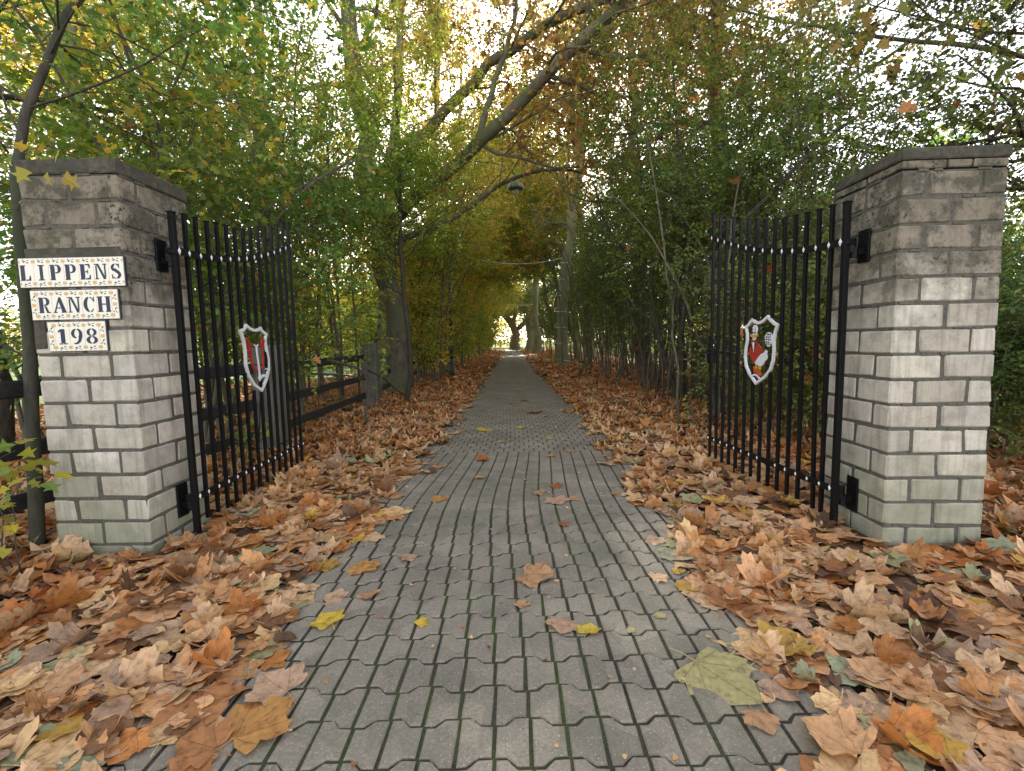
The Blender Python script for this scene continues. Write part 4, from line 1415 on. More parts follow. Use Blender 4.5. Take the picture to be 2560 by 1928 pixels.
obj('spotlight', mb.mesh('spotlight', [M_IRON]), None, (3.02, 20.7, .03), label='small black box lamp on the ground beside the rope wound trunk', category='spotlight')


# ------------------------------------------------------------------ vegetation
def nrm(a):
    return a / np.maximum(np.linalg.norm(a, axis=-1, keepdims=True), 1e-9)
def march(rs, p0, d0, L, K, wander, up):
    """grow polylines: p0 (M,3), d0 (M,3), L (M,) -> (M,K,3)"""
    M = len(p0)
    P = np.zeros((M, K, 3)); P[:, 0] = p0
    d = nrm(d0)
    st = (L / (K - 1))[:, None]
    for k in range(1, K):
        d = nrm(d + rs.normal(0, wander, (M, 3)) + np.array([0, 0, up]))
        P[:, k] = P[:, k - 1] + d * st
    return P
def sample_poly(P, R, t):
    M, K, _ = P.shape
    f = t * (K - 1); i = np.minimum(f.astype(int), K - 2); f = (f - i)[:, None]
    a = np.arange(M)
    p = P[a, i] * (1 - f) + P[a, i + 1] * f
    r = R[a, i] * (1 - f[:, 0]) + R[a, i + 1] * f[:, 0]
    return p, nrm(P[a, i + 1] - P[a, i]), r
def children(rs, P, R, n, L, K, tmin=.3, side=1.0, up=.05, wander=.15, rf=.5, keep=None, taper=.25, flat=0.0, tmax=1.0):
    M = len(P)
    idx = np.repeat(np.arange(M), n)
    t = rs.uniform(tmin, tmax, len(idx))
    p, tan, r = sample_poly(P[idx], R[idx], t)
    rnd = rs.normal(0, 1, (len(idx), 3))
    rnd[:, 2] *= (1 - flat)
    perp = nrm(rnd - tan * np.sum(rnd * tan, 1, keepdims=True))
    d = tan * .55 + perp * side
    if keep is not None:
        k = keep(p)
        p, d, r = p[k], d[k], r[k]
    Lm = rs.uniform(L[0], L[1], len(p))
    Q = march(rs, p, d, Lm, K, wander, up)
    rr = r * rf * rs.uniform(.7, 1.1, len(p))
    RR = rr[:, None] * np.linspace(1, taper, K)[None]
    return Q, RR
def tubes(P, R, n):
    M, K, _ = P.shape
    T = np.empty_like(P)
    T[:, 1:-1] = P[:, 2:] - P[:, :-2]; T[:, 0] = P[:, 1] - P[:, 0]; T[:, -1] = P[:, -1] - P[:, -2]
    T = nrm(T)
    ref = np.where(np.abs(T[..., 2:3]) < .85, np.array([0, 0, 1.0]), np.array([1.0, 0, 0]))
    # one reference per polyline keeps the tube from twisting
    mt = nrm(T.mean(1))
    rf = np.where(np.abs(mt[:, 2:3]) < .8, np.array([0, 0, 1.0]), np.array([1.0, 0, 0]))[:, None, :]
    e1 = nrm(np.cross(T, rf)); e2 = np.cross(T, e1)
    a = 2 * math.pi * np.arange(n) / n
    V = P[:, :, None, :] + R[:, :, None, None] * (np.cos(a)[None, None, :, None] * e1[:, :, None, :] + np.sin(a)[None, None, :, None] * e2[:, :, None, :])
    V = V.reshape(-1, 3)
    b = (np.arange(M) * K * n)[:, None, None]
    l = (np.arange(K - 1) * n)[None, :, None]
    i = np.arange(n)[None, None, :]; j = (np.arange(n) + 1) % n; j = j[None, None, :]
    q = np.stack([b + l + i, b + l + j, b + l + n + j, b + l + n + i], -1).reshape(-1, 4)
    return V, q
def tube_mesh(name, sets, m_, smooth=True):
    VV = []; QQ = []; b = 0
    for P, R, n in sets:
        if len(P) == 0:
            continue
        V_, q_ = tubes(P, R, n)
        VV.append(V_); QQ.append(q_ + b); b += len(V_)
    V_ = np.vstack(VV); q_ = np.vstack(QQ)
    return np_mesh(name, V_, q_.ravel(), np.full(len(q_), 4), [m_], smooth)
def poly(pts, K):
    """smooth resample of a hand-placed polyline"""
    P = np.array(pts, float)
    d = np.concatenate([[0], np.cumsum(np.linalg.norm(np.diff(P, axis=0), axis=1))])
    t = np.linspace(0, d[-1], K)
    Q = np.stack([np.interp(t, d, P[:, k]) for k in range(3)], 1)
    for _ in range(2):
        Q[1:-1] = Q[1:-1] * .5 + (Q[:-2] + Q[2:]) * .25
    return Q

# leafy sprays: a twig with leaves to either side
def spray_template(rs, n, kind, ls):
    V = []; Fc = []; U_ = []; b = 0
    tw = np.array([[t, .05 * math.sin(t * 4) * rs.uniform(-1, 1), -.06 * t * t] for t in np.linspace(0, 1, 4)])
    for k in range(n):
        t = (k + .6) / n
        side = 1 if k % 2 else -1
        p = np.array([t, 0, -.06 * t * t]) + rs.normal(0, .02, 3)
        ang = side * rs.uniform(.5, 1.25) if k < n - 1 else 0
        s = ls * rs.uniform(.7, 1.2)
        dx = np.array([math.cos(ang), math.sin(ang), rs.normal(-.15, .25)]); dx /= np.linalg.norm(dx)
        up = np.array([rs.normal(0, .45), rs.normal(0, .45), 1.0]); sd = np.cross(up, dx); sd /= np.linalg.norm(sd)
        up = np.cross(dx, sd)
        if kind == 'oval':
            q = [(0, 0, 0), (.45, .30, .07), (1, 0, -.06), (.45, -.30, .07)]
            f = [(0, 1, 2), (0, 2, 3)]
        elif kind == 'maple':
            q = [(0, 0, 0), (.05, .42, .06), (.42, .24, .02), (.60, .55, .03), (.66, .17, .0), (1.05, 0, -.1), (.66, -.17, 0), (.60, -.55, .03), (.42, -.24, .02), (.05, -.42, .06)]
            f = [(0, 1, 2), (0, 2, 4), (2, 3, 4), (0, 4, 5), (0, 5, 6), (0, 6, 8), (6, 7, 8), (0, 8, 9)]
        else:   # big: five sharp lobes
            q = [(0, 0, 0), (-.08, .40, .05), (.18, .30, .0), (.36, .60, .06), (.44, .26, 0), (.66, .30, .02), (1.0, 0, -.1), (.66, -.30, .02), (.44, -.26, 0), (.36, -.60, .06), (.18, -.30, 0), (-.08, -.40, .05)]
            f = [(0, 1, 2), (0, 2, 4), (2, 3, 4), (0, 4, 5), (0, 5, 6), (0, 6, 7), (0, 7, 8), (0, 8, 10), (8, 9, 10), (0, 10, 11)]
        for a_, c_, e_ in q:
            V.append(p + s * (dx * a_ + sd * c_ + up * e_))
            U_.append(k)
        Fc += [(i + b, j + b, m + b) for i, j, m in f]
        b += len(q)
    return np.array(V), np.array(Fc), np.array(U_), n
def frame_from(d, rs, roll=.5):
    d = nrm(d)
    up = np.tile(np.array([0, 0, 1.0]), (len(d), 1)) + rs.normal(0, roll, d.shape)
    y = nrm(np.cross(up, d)); z = np.cross(d, y)
    return np.stack([d, y, z], -1)

G_YG = np.array([(.115, .18, .035), (.085, .15, .04), (.165, .205, .04), (.27, .24, .035), (.36, .27, .035), (.075, .125, .04), (.40, .22, .04)])
PALS = {
    'maple':   (G_YG, np.array([24, 26, 15, 8, 7, 20, 4.0])),
    'hornbeam': (np.array([(.13, .20, .035), (.19, .23, .04), (.30, .28, .04), (.42, .31, .045), (.09, .14, .035), (.45, .24, .06), (.28, .10, .04)]), np.array([28, 20, 12, 7, 26, 4, 3.0])),
    'gold':    (np.array([(.36, .29, .055), (.27, .26, .05), (.17, .20, .04), (.36, .21, .06), (.44, .34, .07), (.11, .145, .04)]), np.array([20, 20, 18, 10, 12, 14.0])),
    'privet':  (np.array([(.065, .10, .03), (.085, .13, .035), (.12, .155, .045), (.05, .075, .028), (.20, .18, .05), (.22, .13, .055)]), np.array([26, 24, 16, 18, 5, 3.0])),
    'privetlight': (np.array([(.09, .14, .035), (.13, .18, .04), (.19, .215, .05), (.06, .095, .03), (.25, .21, .055)]), np.array([26, 24, 18, 18, 6.0])),
    'plane':   (np.array([(.26, .14, .05), (.33, .20, .06), (.20, .10, .045), (.14, .15, .045), (.36, .27, .06), (.11, .07, .045)]), np.array([18, 16, 18, 18, 8, 18.0])),
    'dark':    (np.array([(.045, .06, .02), (.07, .085, .025), (.10, .07, .035), (.05, .035, .025), (.12, .11, .03)]), np.array([26, 22, 14, 14, 10.0])),
    'rust':    (np.array([(.32, .10, .035), (.24, .075, .035), (.38, .17, .06), (.20, .09, .05)]), np.array([10, 10, 8, 6.0])),
}
TRI = {'n': 0}
SPRAY_CACHE = {}
def spray_objects(kind, nleaf, ls, pal, m_, colvar, tmpl=6):
    key = (kind, nleaf, round(ls, 3), pal, m_.name)
    if key in SPRAY_CACHE:
        return SPRAY_CACHE[key]
    rs = np.random.default_rng(len(SPRAY_CACHE) + 900)
    pal_c, pal_w = PALS[pal]; pal_w = pal_w / pal_w.sum()
    out = []
    for k in range(tmpl):
        Vt, Fc, lid, nl = spray_template(rs, nleaf, kind, ls)
        base_c = pal_c[rs.choice(len(pal_c), p=pal_w)]
        lc = (pal_c[rs.choice(len(pal_c), nl, p=pal_w)] * .6 + base_c * .4) * rs.normal(1, colvar, (nl, 1)).clip(.5, 1.6)
        me = np_mesh('leafy_spray', Vt, Fc.ravel(), np.full(len(Fc), 3), [m_], False, lc[lid])
        out.append(bpy.data.objects.new('leafy_spray', me))
    SPRAY_CACHE[key] = out
    return out
GN_CACHE = {}
def spray_nodes(objs, key):
    if key in GN_CACHE:
        return GN_CACHE[key]
    g = bpy.data.node_groups.new('leafy_sprays', 'GeometryNodeTree')
    g.interface.new_socket('Geometry', in_out='INPUT', socket_type='NodeSocketGeometry')
    g.interface.new_socket('Geometry', in_out='OUTPUT', socket_type='NodeSocketGeometry')
    N = g.nodes; L = g.links
    gi = N.new('NodeGroupInput'); go = N.new('NodeGroupOutput')
    j = N.new('GeometryNodeJoinGeometry')
    for o in objs[::-1]:
        oi = N.new('GeometryNodeObjectInfo'); oi.inputs['Object'].default_value = o
        oi.transform_space = 'ORIGINAL'
        ti = N.new('GeometryNodeGeometryToInstance')
        L.new(oi.outputs['Geometry'], ti.inputs[0]); L.new(ti.outputs[0], j.inputs[0])
    def at(nm, t):
        a_ = N.new('GeometryNodeInputNamedAttribute'); a_.data_type = t; a_.inputs['Name'].default_value = nm
        return a_.outputs[0]
    iop = N.new('GeometryNodeInstanceOnPoints')
    iop.inputs['Pick Instance'].default_value = True
    L.new(gi.outputs[0], iop.inputs['Points']); L.new(j.outputs[0], iop.inputs['Instance'])
    L.new(at('which', 'INT'), iop.inputs['Instance Index'])
    e = N.new('FunctionNodeEulerToRotation'); L.new(at('turn', 'FLOAT_VECTOR'), e.inputs[0])
    L.new(e.outputs[0], iop.inputs['Rotation']); L.new(at('size', 'FLOAT'), iop.inputs['Scale'])
    L.new(iop.outputs[0], go.inputs[0])
    GN_CACHE[key] = g
    return g
def foliage_obj(name, rs, P, D, size, shape, nleaf, ls, pal, m_, parent=None, roll=.5, colvar=.2):
    objs = spray_objects(shape, nleaf, ls, pal, m_, colvar)
    g = spray_nodes(objs, (shape, nleaf, round(ls, 3), pal, m_.name))
    n = len(P)
    me = bpy.data.meshes.new(name)
    me.vertices.add(n); me.vertices.foreach_set('co', np.ascontiguousarray(P, dtype=np.float32).ravel())
    Rm = frame_from(D, rs, roll)
    sc = size * rs.uniform(.7, 1.25, n)
    sy = np.clip(-Rm[:, 2, 0], -1, 1)
    eul = np.stack([np.arctan2(Rm[:, 2, 1], Rm[:, 2, 2]), np.arcsin(sy), np.arctan2(Rm[:, 1, 0], Rm[:, 0, 0])], 1)
    me.attributes.new('which', 'INT', 'POINT').data.foreach_set('value', rs.integers(0, len(objs), n).astype(np.int32))
    me.attributes.new('size', 'FLOAT', 'POINT').data.foreach_set('value', sc.astype(np.float32))
    me.attributes.new('turn', 'FLOAT_VECTOR', 'POINT').data.foreach_set('vector', eul.astype(np.float32).ravel())
    drift = (np.sin(P[:, 0] * 1.7 + P[:, 2] * 1.1 + rs.uniform(0, 6)) + np.sin(P[:, 1] * 1.3 - P[:, 2] * 2.3 + rs.uniform(0, 6))) * .5
    k = rs.normal(1, .13, n).clip(.6, 1.5)
    shade = np.stack([k * (1 + .22 * drift), k, k * (1 - .1 * drift)], 1)
    me.attributes.new('shade', 'FLOAT_VECTOR', 'POINT').data.foreach_set('vector', shade.astype(np.float32).ravel())
    me.materials.append(m_)
    o = obj(name, me, parent, kind='stuff')
    md = o.modifiers.new('leafy_sprays', 'NODES'); md.node_group = g
    TRI['n'] += n * nleaf
    return o

def in_view(p, m=.12):
    """rough frustum test, so that leaves far outside the picture are thinned"""
    d = p - np.array([0, 0, 1.08])
    f = d @ np.array(F); r = d @ np.array(R); u = d @ np.array(U)
    return (f > 0) & (np.abs(r) < f * (1.083 + m) + .8) & (u < f * (.816 + m) + .8)
def clear(p):
    """where no twig grows: the driveway, the gateway, the space before the lens"""
    x_, y_, z_ = p[..., 0], p[..., 1], p[..., 2]
    k = ~((np.abs(x_ + .02) < 1.55) & (z_ < 3.6) & (y_ < 66))
    k &= ~((np.abs(x_) < 2.52) & (y_ < 4.6) & (z_ < 2.25))
    k &= ~((y_ < 1.9))
    k &= ~((x_ * x_ + y_ * y_ + (z_ - 1.08) ** 2) < 2.6 ** 2)
    return k

def plant(name, label, cat, base, stems, r0, r1, levels, sprays, bark, seed, group=None, keep=clear, K=12, n0=9, stem_name='trunk', crown_name='crown', root_flare=0, extra=None, size_var=1):
    """stems: list of polylines in world coordinates; levels: list of dicts for children(); sprays: dict"""
    rs = np.random.default_rng(seed)
    t = thing(name, label, cat, (base[0], base[1], 0), group)
    off = np.array([base[0], base[1], 0.0])
    P = np.stack([poly(s_, K) for s_ in stems])
    P[:, 1:-1] += rs.normal(0, .012 + .25 * np.mean(r0), P[:, 1:-1].shape) * np.array([1, 1, .3])
    r0a = np.broadcast_to(np.array(r0, float), (len(P),)); r1a = np.broadcast_to(np.array(r1, float), (len(P),))
    Rr = r0a[:, None] * (1 - np.linspace(0, 1, K)[None]) + r1a[:, None] * np.linspace(0, 1, K)[None]
    if root_flare:
        zz = P[:, :, 2]
        Rr = Rr * (1 + root_flare * np.exp(-np.maximum(zz, 0) / .35))
    stem_obj = obj(stem_name, tube_mesh(stem_name, [(P - off, Rr, n0)], bark), t)
    if extra:
        EP = []; ER = []
        for pts, ra, rb in extra:
            e_ = poly(pts, K)
            e_[1:-1] += rs.normal(0, .03, e_[1:-1].shape) * min(1, ra * 8)
            rr_ = np.linspace(ra, rb, K)
            EP.append(e_); ER.append(rr_)
            obj('limb', tube_mesh('limb', [(e_[None] - off, rr_[None], 9)], bark), t)
        P = np.concatenate([P, np.stack(EP)]); Rr = np.concatenate([Rr, np.stack(ER)])
    allP = [(P, Rr)]
    sets = []
    cur = (P, Rr)
    src = []
    for li, lv in enumerate(levels):
        lv = dict(lv)
        sides = lv.pop('sides', 4 if li else 5)
        frm = lv.pop('frm', None)
        if frm is not None:
            cur = allP[frm]
        Q, RQ = children(rs, cur[0], cur[1], keep=keep, **lv)
        # cut twigs that would run into the cleared space
        k = keep(Q[:, -1]) & keep(Q[:, Q.shape[1] // 2])
        Q, RQ = Q[k], RQ[k]
        RQ = np.maximum(RQ, .0022)
        sets.append((Q - off, RQ, sides))
        allP.append((Q, RQ)); cur = (Q, RQ)
    if sets:
        obj('branches', tube_mesh('branches', sets, bark if bark is not M_BARK_THIN else M_TWIG), t)
    SP = []; SD = []
    for li, per in sprays['per'].items():
        Q, RQ = allP[li]
        per = per if per < 1 or sprays.get('fixed') else max(1, int(round(per * DENS * sprays.get('dens', 1))))
        if per < 1:
            s_ = rs.uniform(0, 1, len(Q)) < per
            Q, RQ = Q[s_], RQ[s_]; per = 1
        idx = np.repeat(np.arange(len(Q)), int(per))
        tt = rs.uniform(sprays.get('t0', .15), 1, len(idx))
        tt[::int(per)] = 1.0
        p, tan, _ = sample_poly(Q[idx], RQ[idx], tt)
        rnd = rs.normal(0, 1, p.shape); rnd[:, 2] *= sprays.get('flat', .5)
        d = nrm(tan * .7 + nrm(rnd) * sprays.get('spread', .8) + np.array([0, 0, sprays.get('droop', -.05)]))
        SP.append(p); SD.append(d)
    SP = np.vstack(SP); SD = np.vstack(SD)
    k = keep(SP) & keep(SP + SD * sprays['size'])
    zmin = sprays.get('zmin', 0)
    if zmin:
        k &= rs.uniform(0, 1, len(SP)) < sstep((SP[:, 2] - zmin * .3) / zmin)
    v = in_view(SP)
    k &= v | (rs.uniform(0, 1, len(SP)) < .3)
    SP, SD = SP[k], SD[k]
    if len(SP):
        foliage_obj(crown_name, rs, SP - off, SD, sprays['size'], sprays['kind'], sprays['n'], sprays['ls'], sprays['pal'], sprays.get('mat', M_FOL), t, sprays.get('roll', .45))
    if sprays.get('caught'):
        far_ = np.nonzero(SP[:, 1] > 4.6)[0]
        kk = rs.choice(far_, min(sprays['caught'], len(far_)), replace=False)
        foliage_obj('caught_leaves', rs, SP[kk] - off, SD[kk] * .2 + rs.normal(0, 1, (len(kk), 3)), .11, 'big', 1, 1.0, 'rust', M_FOL_DULL, t, 1.5)
    return t

DENS = 1.8
def arching(rs, base, n, h, lean, spread=.35, curve=.5, jit=0.25, toward=0.0):
    out = []
    for i in range(n):
        a = rs.uniform(0, 2 * math.pi)
        b = np.array([base[0] + rs.normal(0, spread), base[1] + rs.normal(0, spread), -.05])
        hh = h * rs.uniform(.65, 1.1)
        dx = math.cos(a) * lean * rs.uniform(.3, 1) + toward; dy = math.sin(a) * lean * rs.uniform(.3, 1)
        pts = [b, b + [dx * .10, dy * .10, hh * .3], b + [dx * .35 + rs.normal(0, jit * .3), dy * .35 + rs.normal(0, jit * .3), hh * .62], b + [dx * .75, dy * .75, hh * .88], b + [dx * 1.25 + rs.normal(0, jit * .5), dy * 1.25 + rs.normal(0, jit * .5), hh]]
        out.append(pts)
    return out

def clear_high(zc):
    return lambda p: clear(p) & (p[..., 2] > zc)
# --- the big plane tree behind the fence, its limbs arching over the driveway
plant('plane_tree', 'large plane tree with a thick brown trunk behind the fence, limbs arching over the driveway', 'tree', (-2.65, 10.42),
      [[(-2.66, 10.42, -.1), (-2.64, 10.42, .4), (-2.6, 10.4, 1.34), (-2.58, 10.4, 2.39), (-2.8, 10.4, 3.31), (-2.99, 10.4, 4.01), (-3.05, 10.5, 5.41), (-3.29, 10.6, 7.08), (-3.43, 10.7, 8.4), (-3.3, 11, 11), (-3.5, 11, 14)]],
      .255, .09,
      [dict(n=17, L=(1.6, 3.6), K=7, tmin=.28, side=.9, up=.02, wander=.22, rf=.32, sides=5),
       dict(n=7, L=(.5, 1.3), K=5, tmin=.2, side=1.0, up=-.04, wander=.25, rf=.5, sides=3)],
      dict(dens=1.25, per={1: 4, 2: 2}, size=.40, kind='maple', n=7, ls=.22, pal='plane', spread=1.0, flat=.9, droop=-.2, zmin=4.0),
      M_BARK_PLANE, 21, keep=clear_high(3.9), K=16, n0=16, root_flare=.35,
      extra=[([(-2.85, 10.3, 3.2), (-2.58, 9.95, 3.55), (-1.56, 9.6, 4.17), (-.79, 9.3, 4.73), (.1, 9.0, 5.24), (.83, 8.7, 5.85), (1.79, 8.3, 6.47), (3.0, 7.9, 7.3), (4.2, 7.4, 8.3)], .135, .08),
             ([(-2.98, 10.5, 4.6), (-2.19, 11.0, 5.36), (-1.65, 10.88, 5.81), (-1.15, 10.75, 6.35), (-.53, 10.62, 6.8), (.33, 10.38, 7.31), (1.47, 10.12, 7.67), (2.6, 9.9, 8.0)], .13, .08),
             ([(-2.75, 10.35, 3.15), (-2.33, 10.3, 3.36), (-1.5, 10.8, 3.67), (-.9, 11.2, 4.18), (-.46, 11.6, 4.7), (.53, 12.0, 5.26), (1.36, 12.3, 5.39), (2.3, 12.6, 5.2)], .075, .03),
             ([(-.55, 9.2, 4.9), (-.49, 9.3, 5.2), (-.3, 9.4, 5.79), (-.17, 9.6, 6.27), (.17, 10, 7.4), (.3, 10.4, 9)], .065, .03),
             ([(.9, 8.7, 5.9), (1.09, 8.7, 6.15), (1.92, 8.6, 5.86), (2.88, 8.4, 5.9), (4.2, 8.2, 6.6)], .04, .018)])
# --- slim leaning maple beside the left pillar
ym = plant('young_maple', 'slim leaning maple stem close beside the tile sign pillar, green and yellow leaves', 'tree', (-2.62, 2.47),
      [[(-2.62, 2.47, -.1), (-2.68, 2.6, .4), (-2.79, 2.7, .8), (-2.89, 2.8, 1.22), (-2.97, 2.9, 1.65), (-3.03, 3.0, 2.15), (-3.04, 3.1, 2.64), (-2.95, 3.3, 3.2), (-2.7, 3.6, 3.9), (-2.5, 3.9, 4.7)]],
      .036, .018,
      [dict(n=26, L=(1.0, 2.2), K=7, tmin=.42, side=1.1, up=.03, wander=.16, rf=.42, flat=.3, sides=5),
       dict(n=8, L=(.3, .8), K=4, tmin=.15, side=1.0, up=.0, wander=.2, rf=.5, flat=.5, sides=3)],
      dict(dens=.42, per={1: 6, 2: 3}, size=.30, kind='maple', n=7, ls=.215, pal='maple', spread=.8, flat=.35, zmin=1.2),
      M_BARK_DARK, 31, K=14)
off = np.array([-2.62, 2.47, 0])
tw = poly([(-2.96, 2.9, 2.25), (-2.7, 2.6, 2.2), (-2.4, 2.33, 2.07), (-2.2, 2.27, 1.97), (-2.08, 2.26, 1.92)], 8)
obj('low_twig', tube_mesh('low_twig', [(tw[None] - off, np.linspace(.006, .002, 8)[None], 5)], M_TWIG), ym)
lp = np.array([(-2.33, 2.28, 2.0), (-2.38, 2.3, 1.98), (-2.22, 2.26, 1.95), (-2.14, 2.26, 1.93), (-2.09, 2.25, 1.9), (-2.17, 2.25, 1.97), (-2.12, 2.26, 1.95)])
ld = np.array([(-.3, -.2, -1), (-1, 0, -.5), (-.3, -.3, -1), (.2, -.3, -1), (.8, -.2, -.5), (-.2, -.5, .3), (.9, -.3, .1)])
foliage_obj('low_leaves', np.random.default_rng(77), lp - off, ld, .085, 'maple', 1, 1.0, 'gold', M_FOL, ym, .6)
# --- maple and hornbeam thicket behind the fence
specs = [((-3.45, 5.0), 4.6, 'maple', 'maple shrub directly behind the left gate leaf, reaching above its bars', 10, .062),
         ((-3.5, 7.0), 5.0, 'maple', 'tall maple shrub behind the second fence post, in front of the plane trunk', 11, .06),
         ((-5.4, 5.3), 4.6, 'maple', 'loose yellowing maple shrub seen past the outer edge of the tile sign pillar', 9, .062),
         ((-5.6, 8.2), 5.6, 'hornbeam', 'hornbeam set back from the fence behind the maple shrubs', 10, .065),
         ((-4.3, 9.6), 5.8, 'hornbeam', 'hornbeam just left of the large plane trunk', 12, .06),
         ((-3.1, 9.0), 6.4, 'hornbeam', 'hornbeam screening the upper part of the large plane trunk', 11, .055)]
for i, (b, h, pal, lab, ns, ls) in enumerate(specs):
    rs = np.random.default_rng(50 + i)
    plant('thicket_shrub', lab, 'shrub', b, arching(rs, b, ns, h, 1.5, .35), .026, .008,
          [dict(n=9, L=(.8, 1.9), K=6, tmin=.15, side=1.0, up=.02, wander=.18, rf=.5, flat=.3),
           dict(n=6, L=(.25, .75), K=4, tmin=.15, side=1.0, up=0, wander=.2, rf=.5, flat=.5, sides=3)],
          dict(dens=.8 if i < 3 else 1.1, per={1: 3, 2: 2}, size=.32, kind='maple' if i < 3 else 'oval', n=6 if i < 3 else 9, ls=ls / .32, pal=pal, spread=.8, flat=.35, zmin=.7, caught=14),
          M_BARK_THIN, 60 + i, 'shrubs behind the paddock fence', keep=(lambda p: clear(p) & (p[..., 0] < -1.35)) if i < 5 else (lambda p: clear(p) & (p[..., 0] < -1.3) & (p[..., 2] > 2.3)), stem_name='stems', crown_name='leaves')
plant('hornbeam_sapling', 'hornbeam sapling with a crooked dark stem at the foot of the large plane trunk', 'tree', (-2.06, 8.56),
      [[(-2.0, 8.56, -.05), (-1.95, 8.54, .15), (-1.76, 8.5, .5), (-1.9, 8.5, 1.5), (-1.96, 8.5, 2.2), (-1.94, 8.5, 3.57), (-1.9, 8.5, 4.38), (-1.97, 8.5, 5.04), (-1.9, 8.4, 6)]],
      .05, .02,
      [dict(n=54, L=(.8, 2.3), K=6, tmin=.32, side=1.1, up=.03, wander=.14, rf=.35, flat=.4),
       dict(n=8, L=(.25, .7), K=4, tmin=.15, side=1.0, up=0, wander=.2, rf=.5, flat=.6, sides=3)],
      dict(dens=1.2, per={1: 3, 2: 2}, size=.30, kind='oval', n=11, ls=.19, pal='hornbeam', spread=.7, flat=.25, zmin=1.6), M_BARK_DARK, 33,
      keep=lambda p: (p[..., 1] > 3) & ((p[..., 2] > 2.6) | (p[..., 0] < -1.5)), K=14)
hed = [(-2.75, 12.3, 5.2), (-2.7, 13.9, 5.6), (-2.75, 16.2, 5.8), (-2.8, 18.8, 6), (-2.9, 22, 6.2), (-2.8, 26, 6.5), (-2.9, 31, 7), (-2.8, 37, 7), (-2.9, 44, 7.5), (-2.9, 52, 8), (-3, 60, 8)]
names = ['first', 'second', 'third', 'fourth', 'fifth', 'sixth', 'seventh', 'eighth', 'ninth', 'tenth', 'eleventh', 'twelfth']
for i, (bx, by, h) in enumerate(hed):
    rs = np.random.default_rng(80 + i)
    f = 1 + by / 60
    plant('hedge_hornbeam', 'golden leaved hornbeam, %s along the left verge counted from the large plane trunk' % names[i], 'shrub', (bx, by),
          arching(rs, (bx, by), 9 if i < 6 else 7, h, 1.6, .45, toward=.35 if i < 3 else .8), .03, .01,
          [dict(n=8, L=(.8, 2.0), K=5, tmin=.05, side=1.0, up=.02, wander=.18, rf=.5, flat=.3, sides=4 if i < 4 else 3),
           dict(n=5, L=(.3, .9), K=4, tmin=.15, side=1.0, up=0, wander=.2, rf=.5, flat=.5, sides=3)],
          dict(dens=1.1 if i < 3 else 1.7, per={1: 4, 2: 2}, size=.34 * f, kind='oval', n=8, ls=.24, pal='gold' if i % 3 == 1 else 'hornbeam', spread=.8, flat=.4, zmin=.5 if i else .8),
          M_BARK_THIN, 90 + i, 'golden hornbeams along the left verge', stem_name='stems', crown_name='leaves')
# --- multi-stemmed dark hedge on the right
rhed = [(3.3, 6.4, 4.0), (3.35, 7.9, 4.4), (3.1, 9.8, 4.6), (3.1, 11.8, 4.8), (3.05, 14.0, 5.0), (3.1, 16.6, 5.2), (3.2, 19.6, 5.4), (3.1, 24, 6), (3.1, 29, 6), (3.0, 35, 6.5), (3.0, 43, 7), (3.1, 53, 7.5)]
for i, (bx, by, h) in enumerate(rhed):
    rs = np.random.default_rng(120 + i)
    f = 1 + by / 55
    plant('privet_bush', 'many stemmed dark privet bush, %s along the right verge counted from the right gate leaf' % names[i], 'shrub', (bx, by),
          arching(rs, (bx, by), 26 if i < 4 else (16 if i < 7 else 11), h, 1.4, .5, toward=-.1 if i < 3 else -.65), .019, .006,
          [dict(n=7, L=(.6, 1.6), K=6, tmin=.12, side=.8, up=.06, wander=.16, rf=.6, flat=.0, sides=3),
           dict(n=5, L=(.25, .7), K=4, tmin=.15, side=.9, up=.02, wander=.2, rf=.6, flat=.2, sides=3)],
          dict(dens=.42 if i < 3 else .85, per={1: 2, 2: 2} if i < 5 else {1: 4, 2: 3}, size=.26 * f, kind='oval', n=9, ls=.175, pal='privetlight' if i in (1, 4, 7) else 'privet', spread=.9, flat=.6, zmin=2.0, caught=16 if i < 3 else 0),
          M_BARK_THIN, 140 + i, 'privet bushes along the right verge', keep=lambda p: clear(p) & ((p[..., 1] > 21.5) | (p[..., 0] > .124 * p[..., 1])) & ((p[..., 1] > 41) | (p[..., 1] < 21.5) | (p[..., 0] > .056 * p[..., 1])), stem_name='stems', crown_name='leaves')
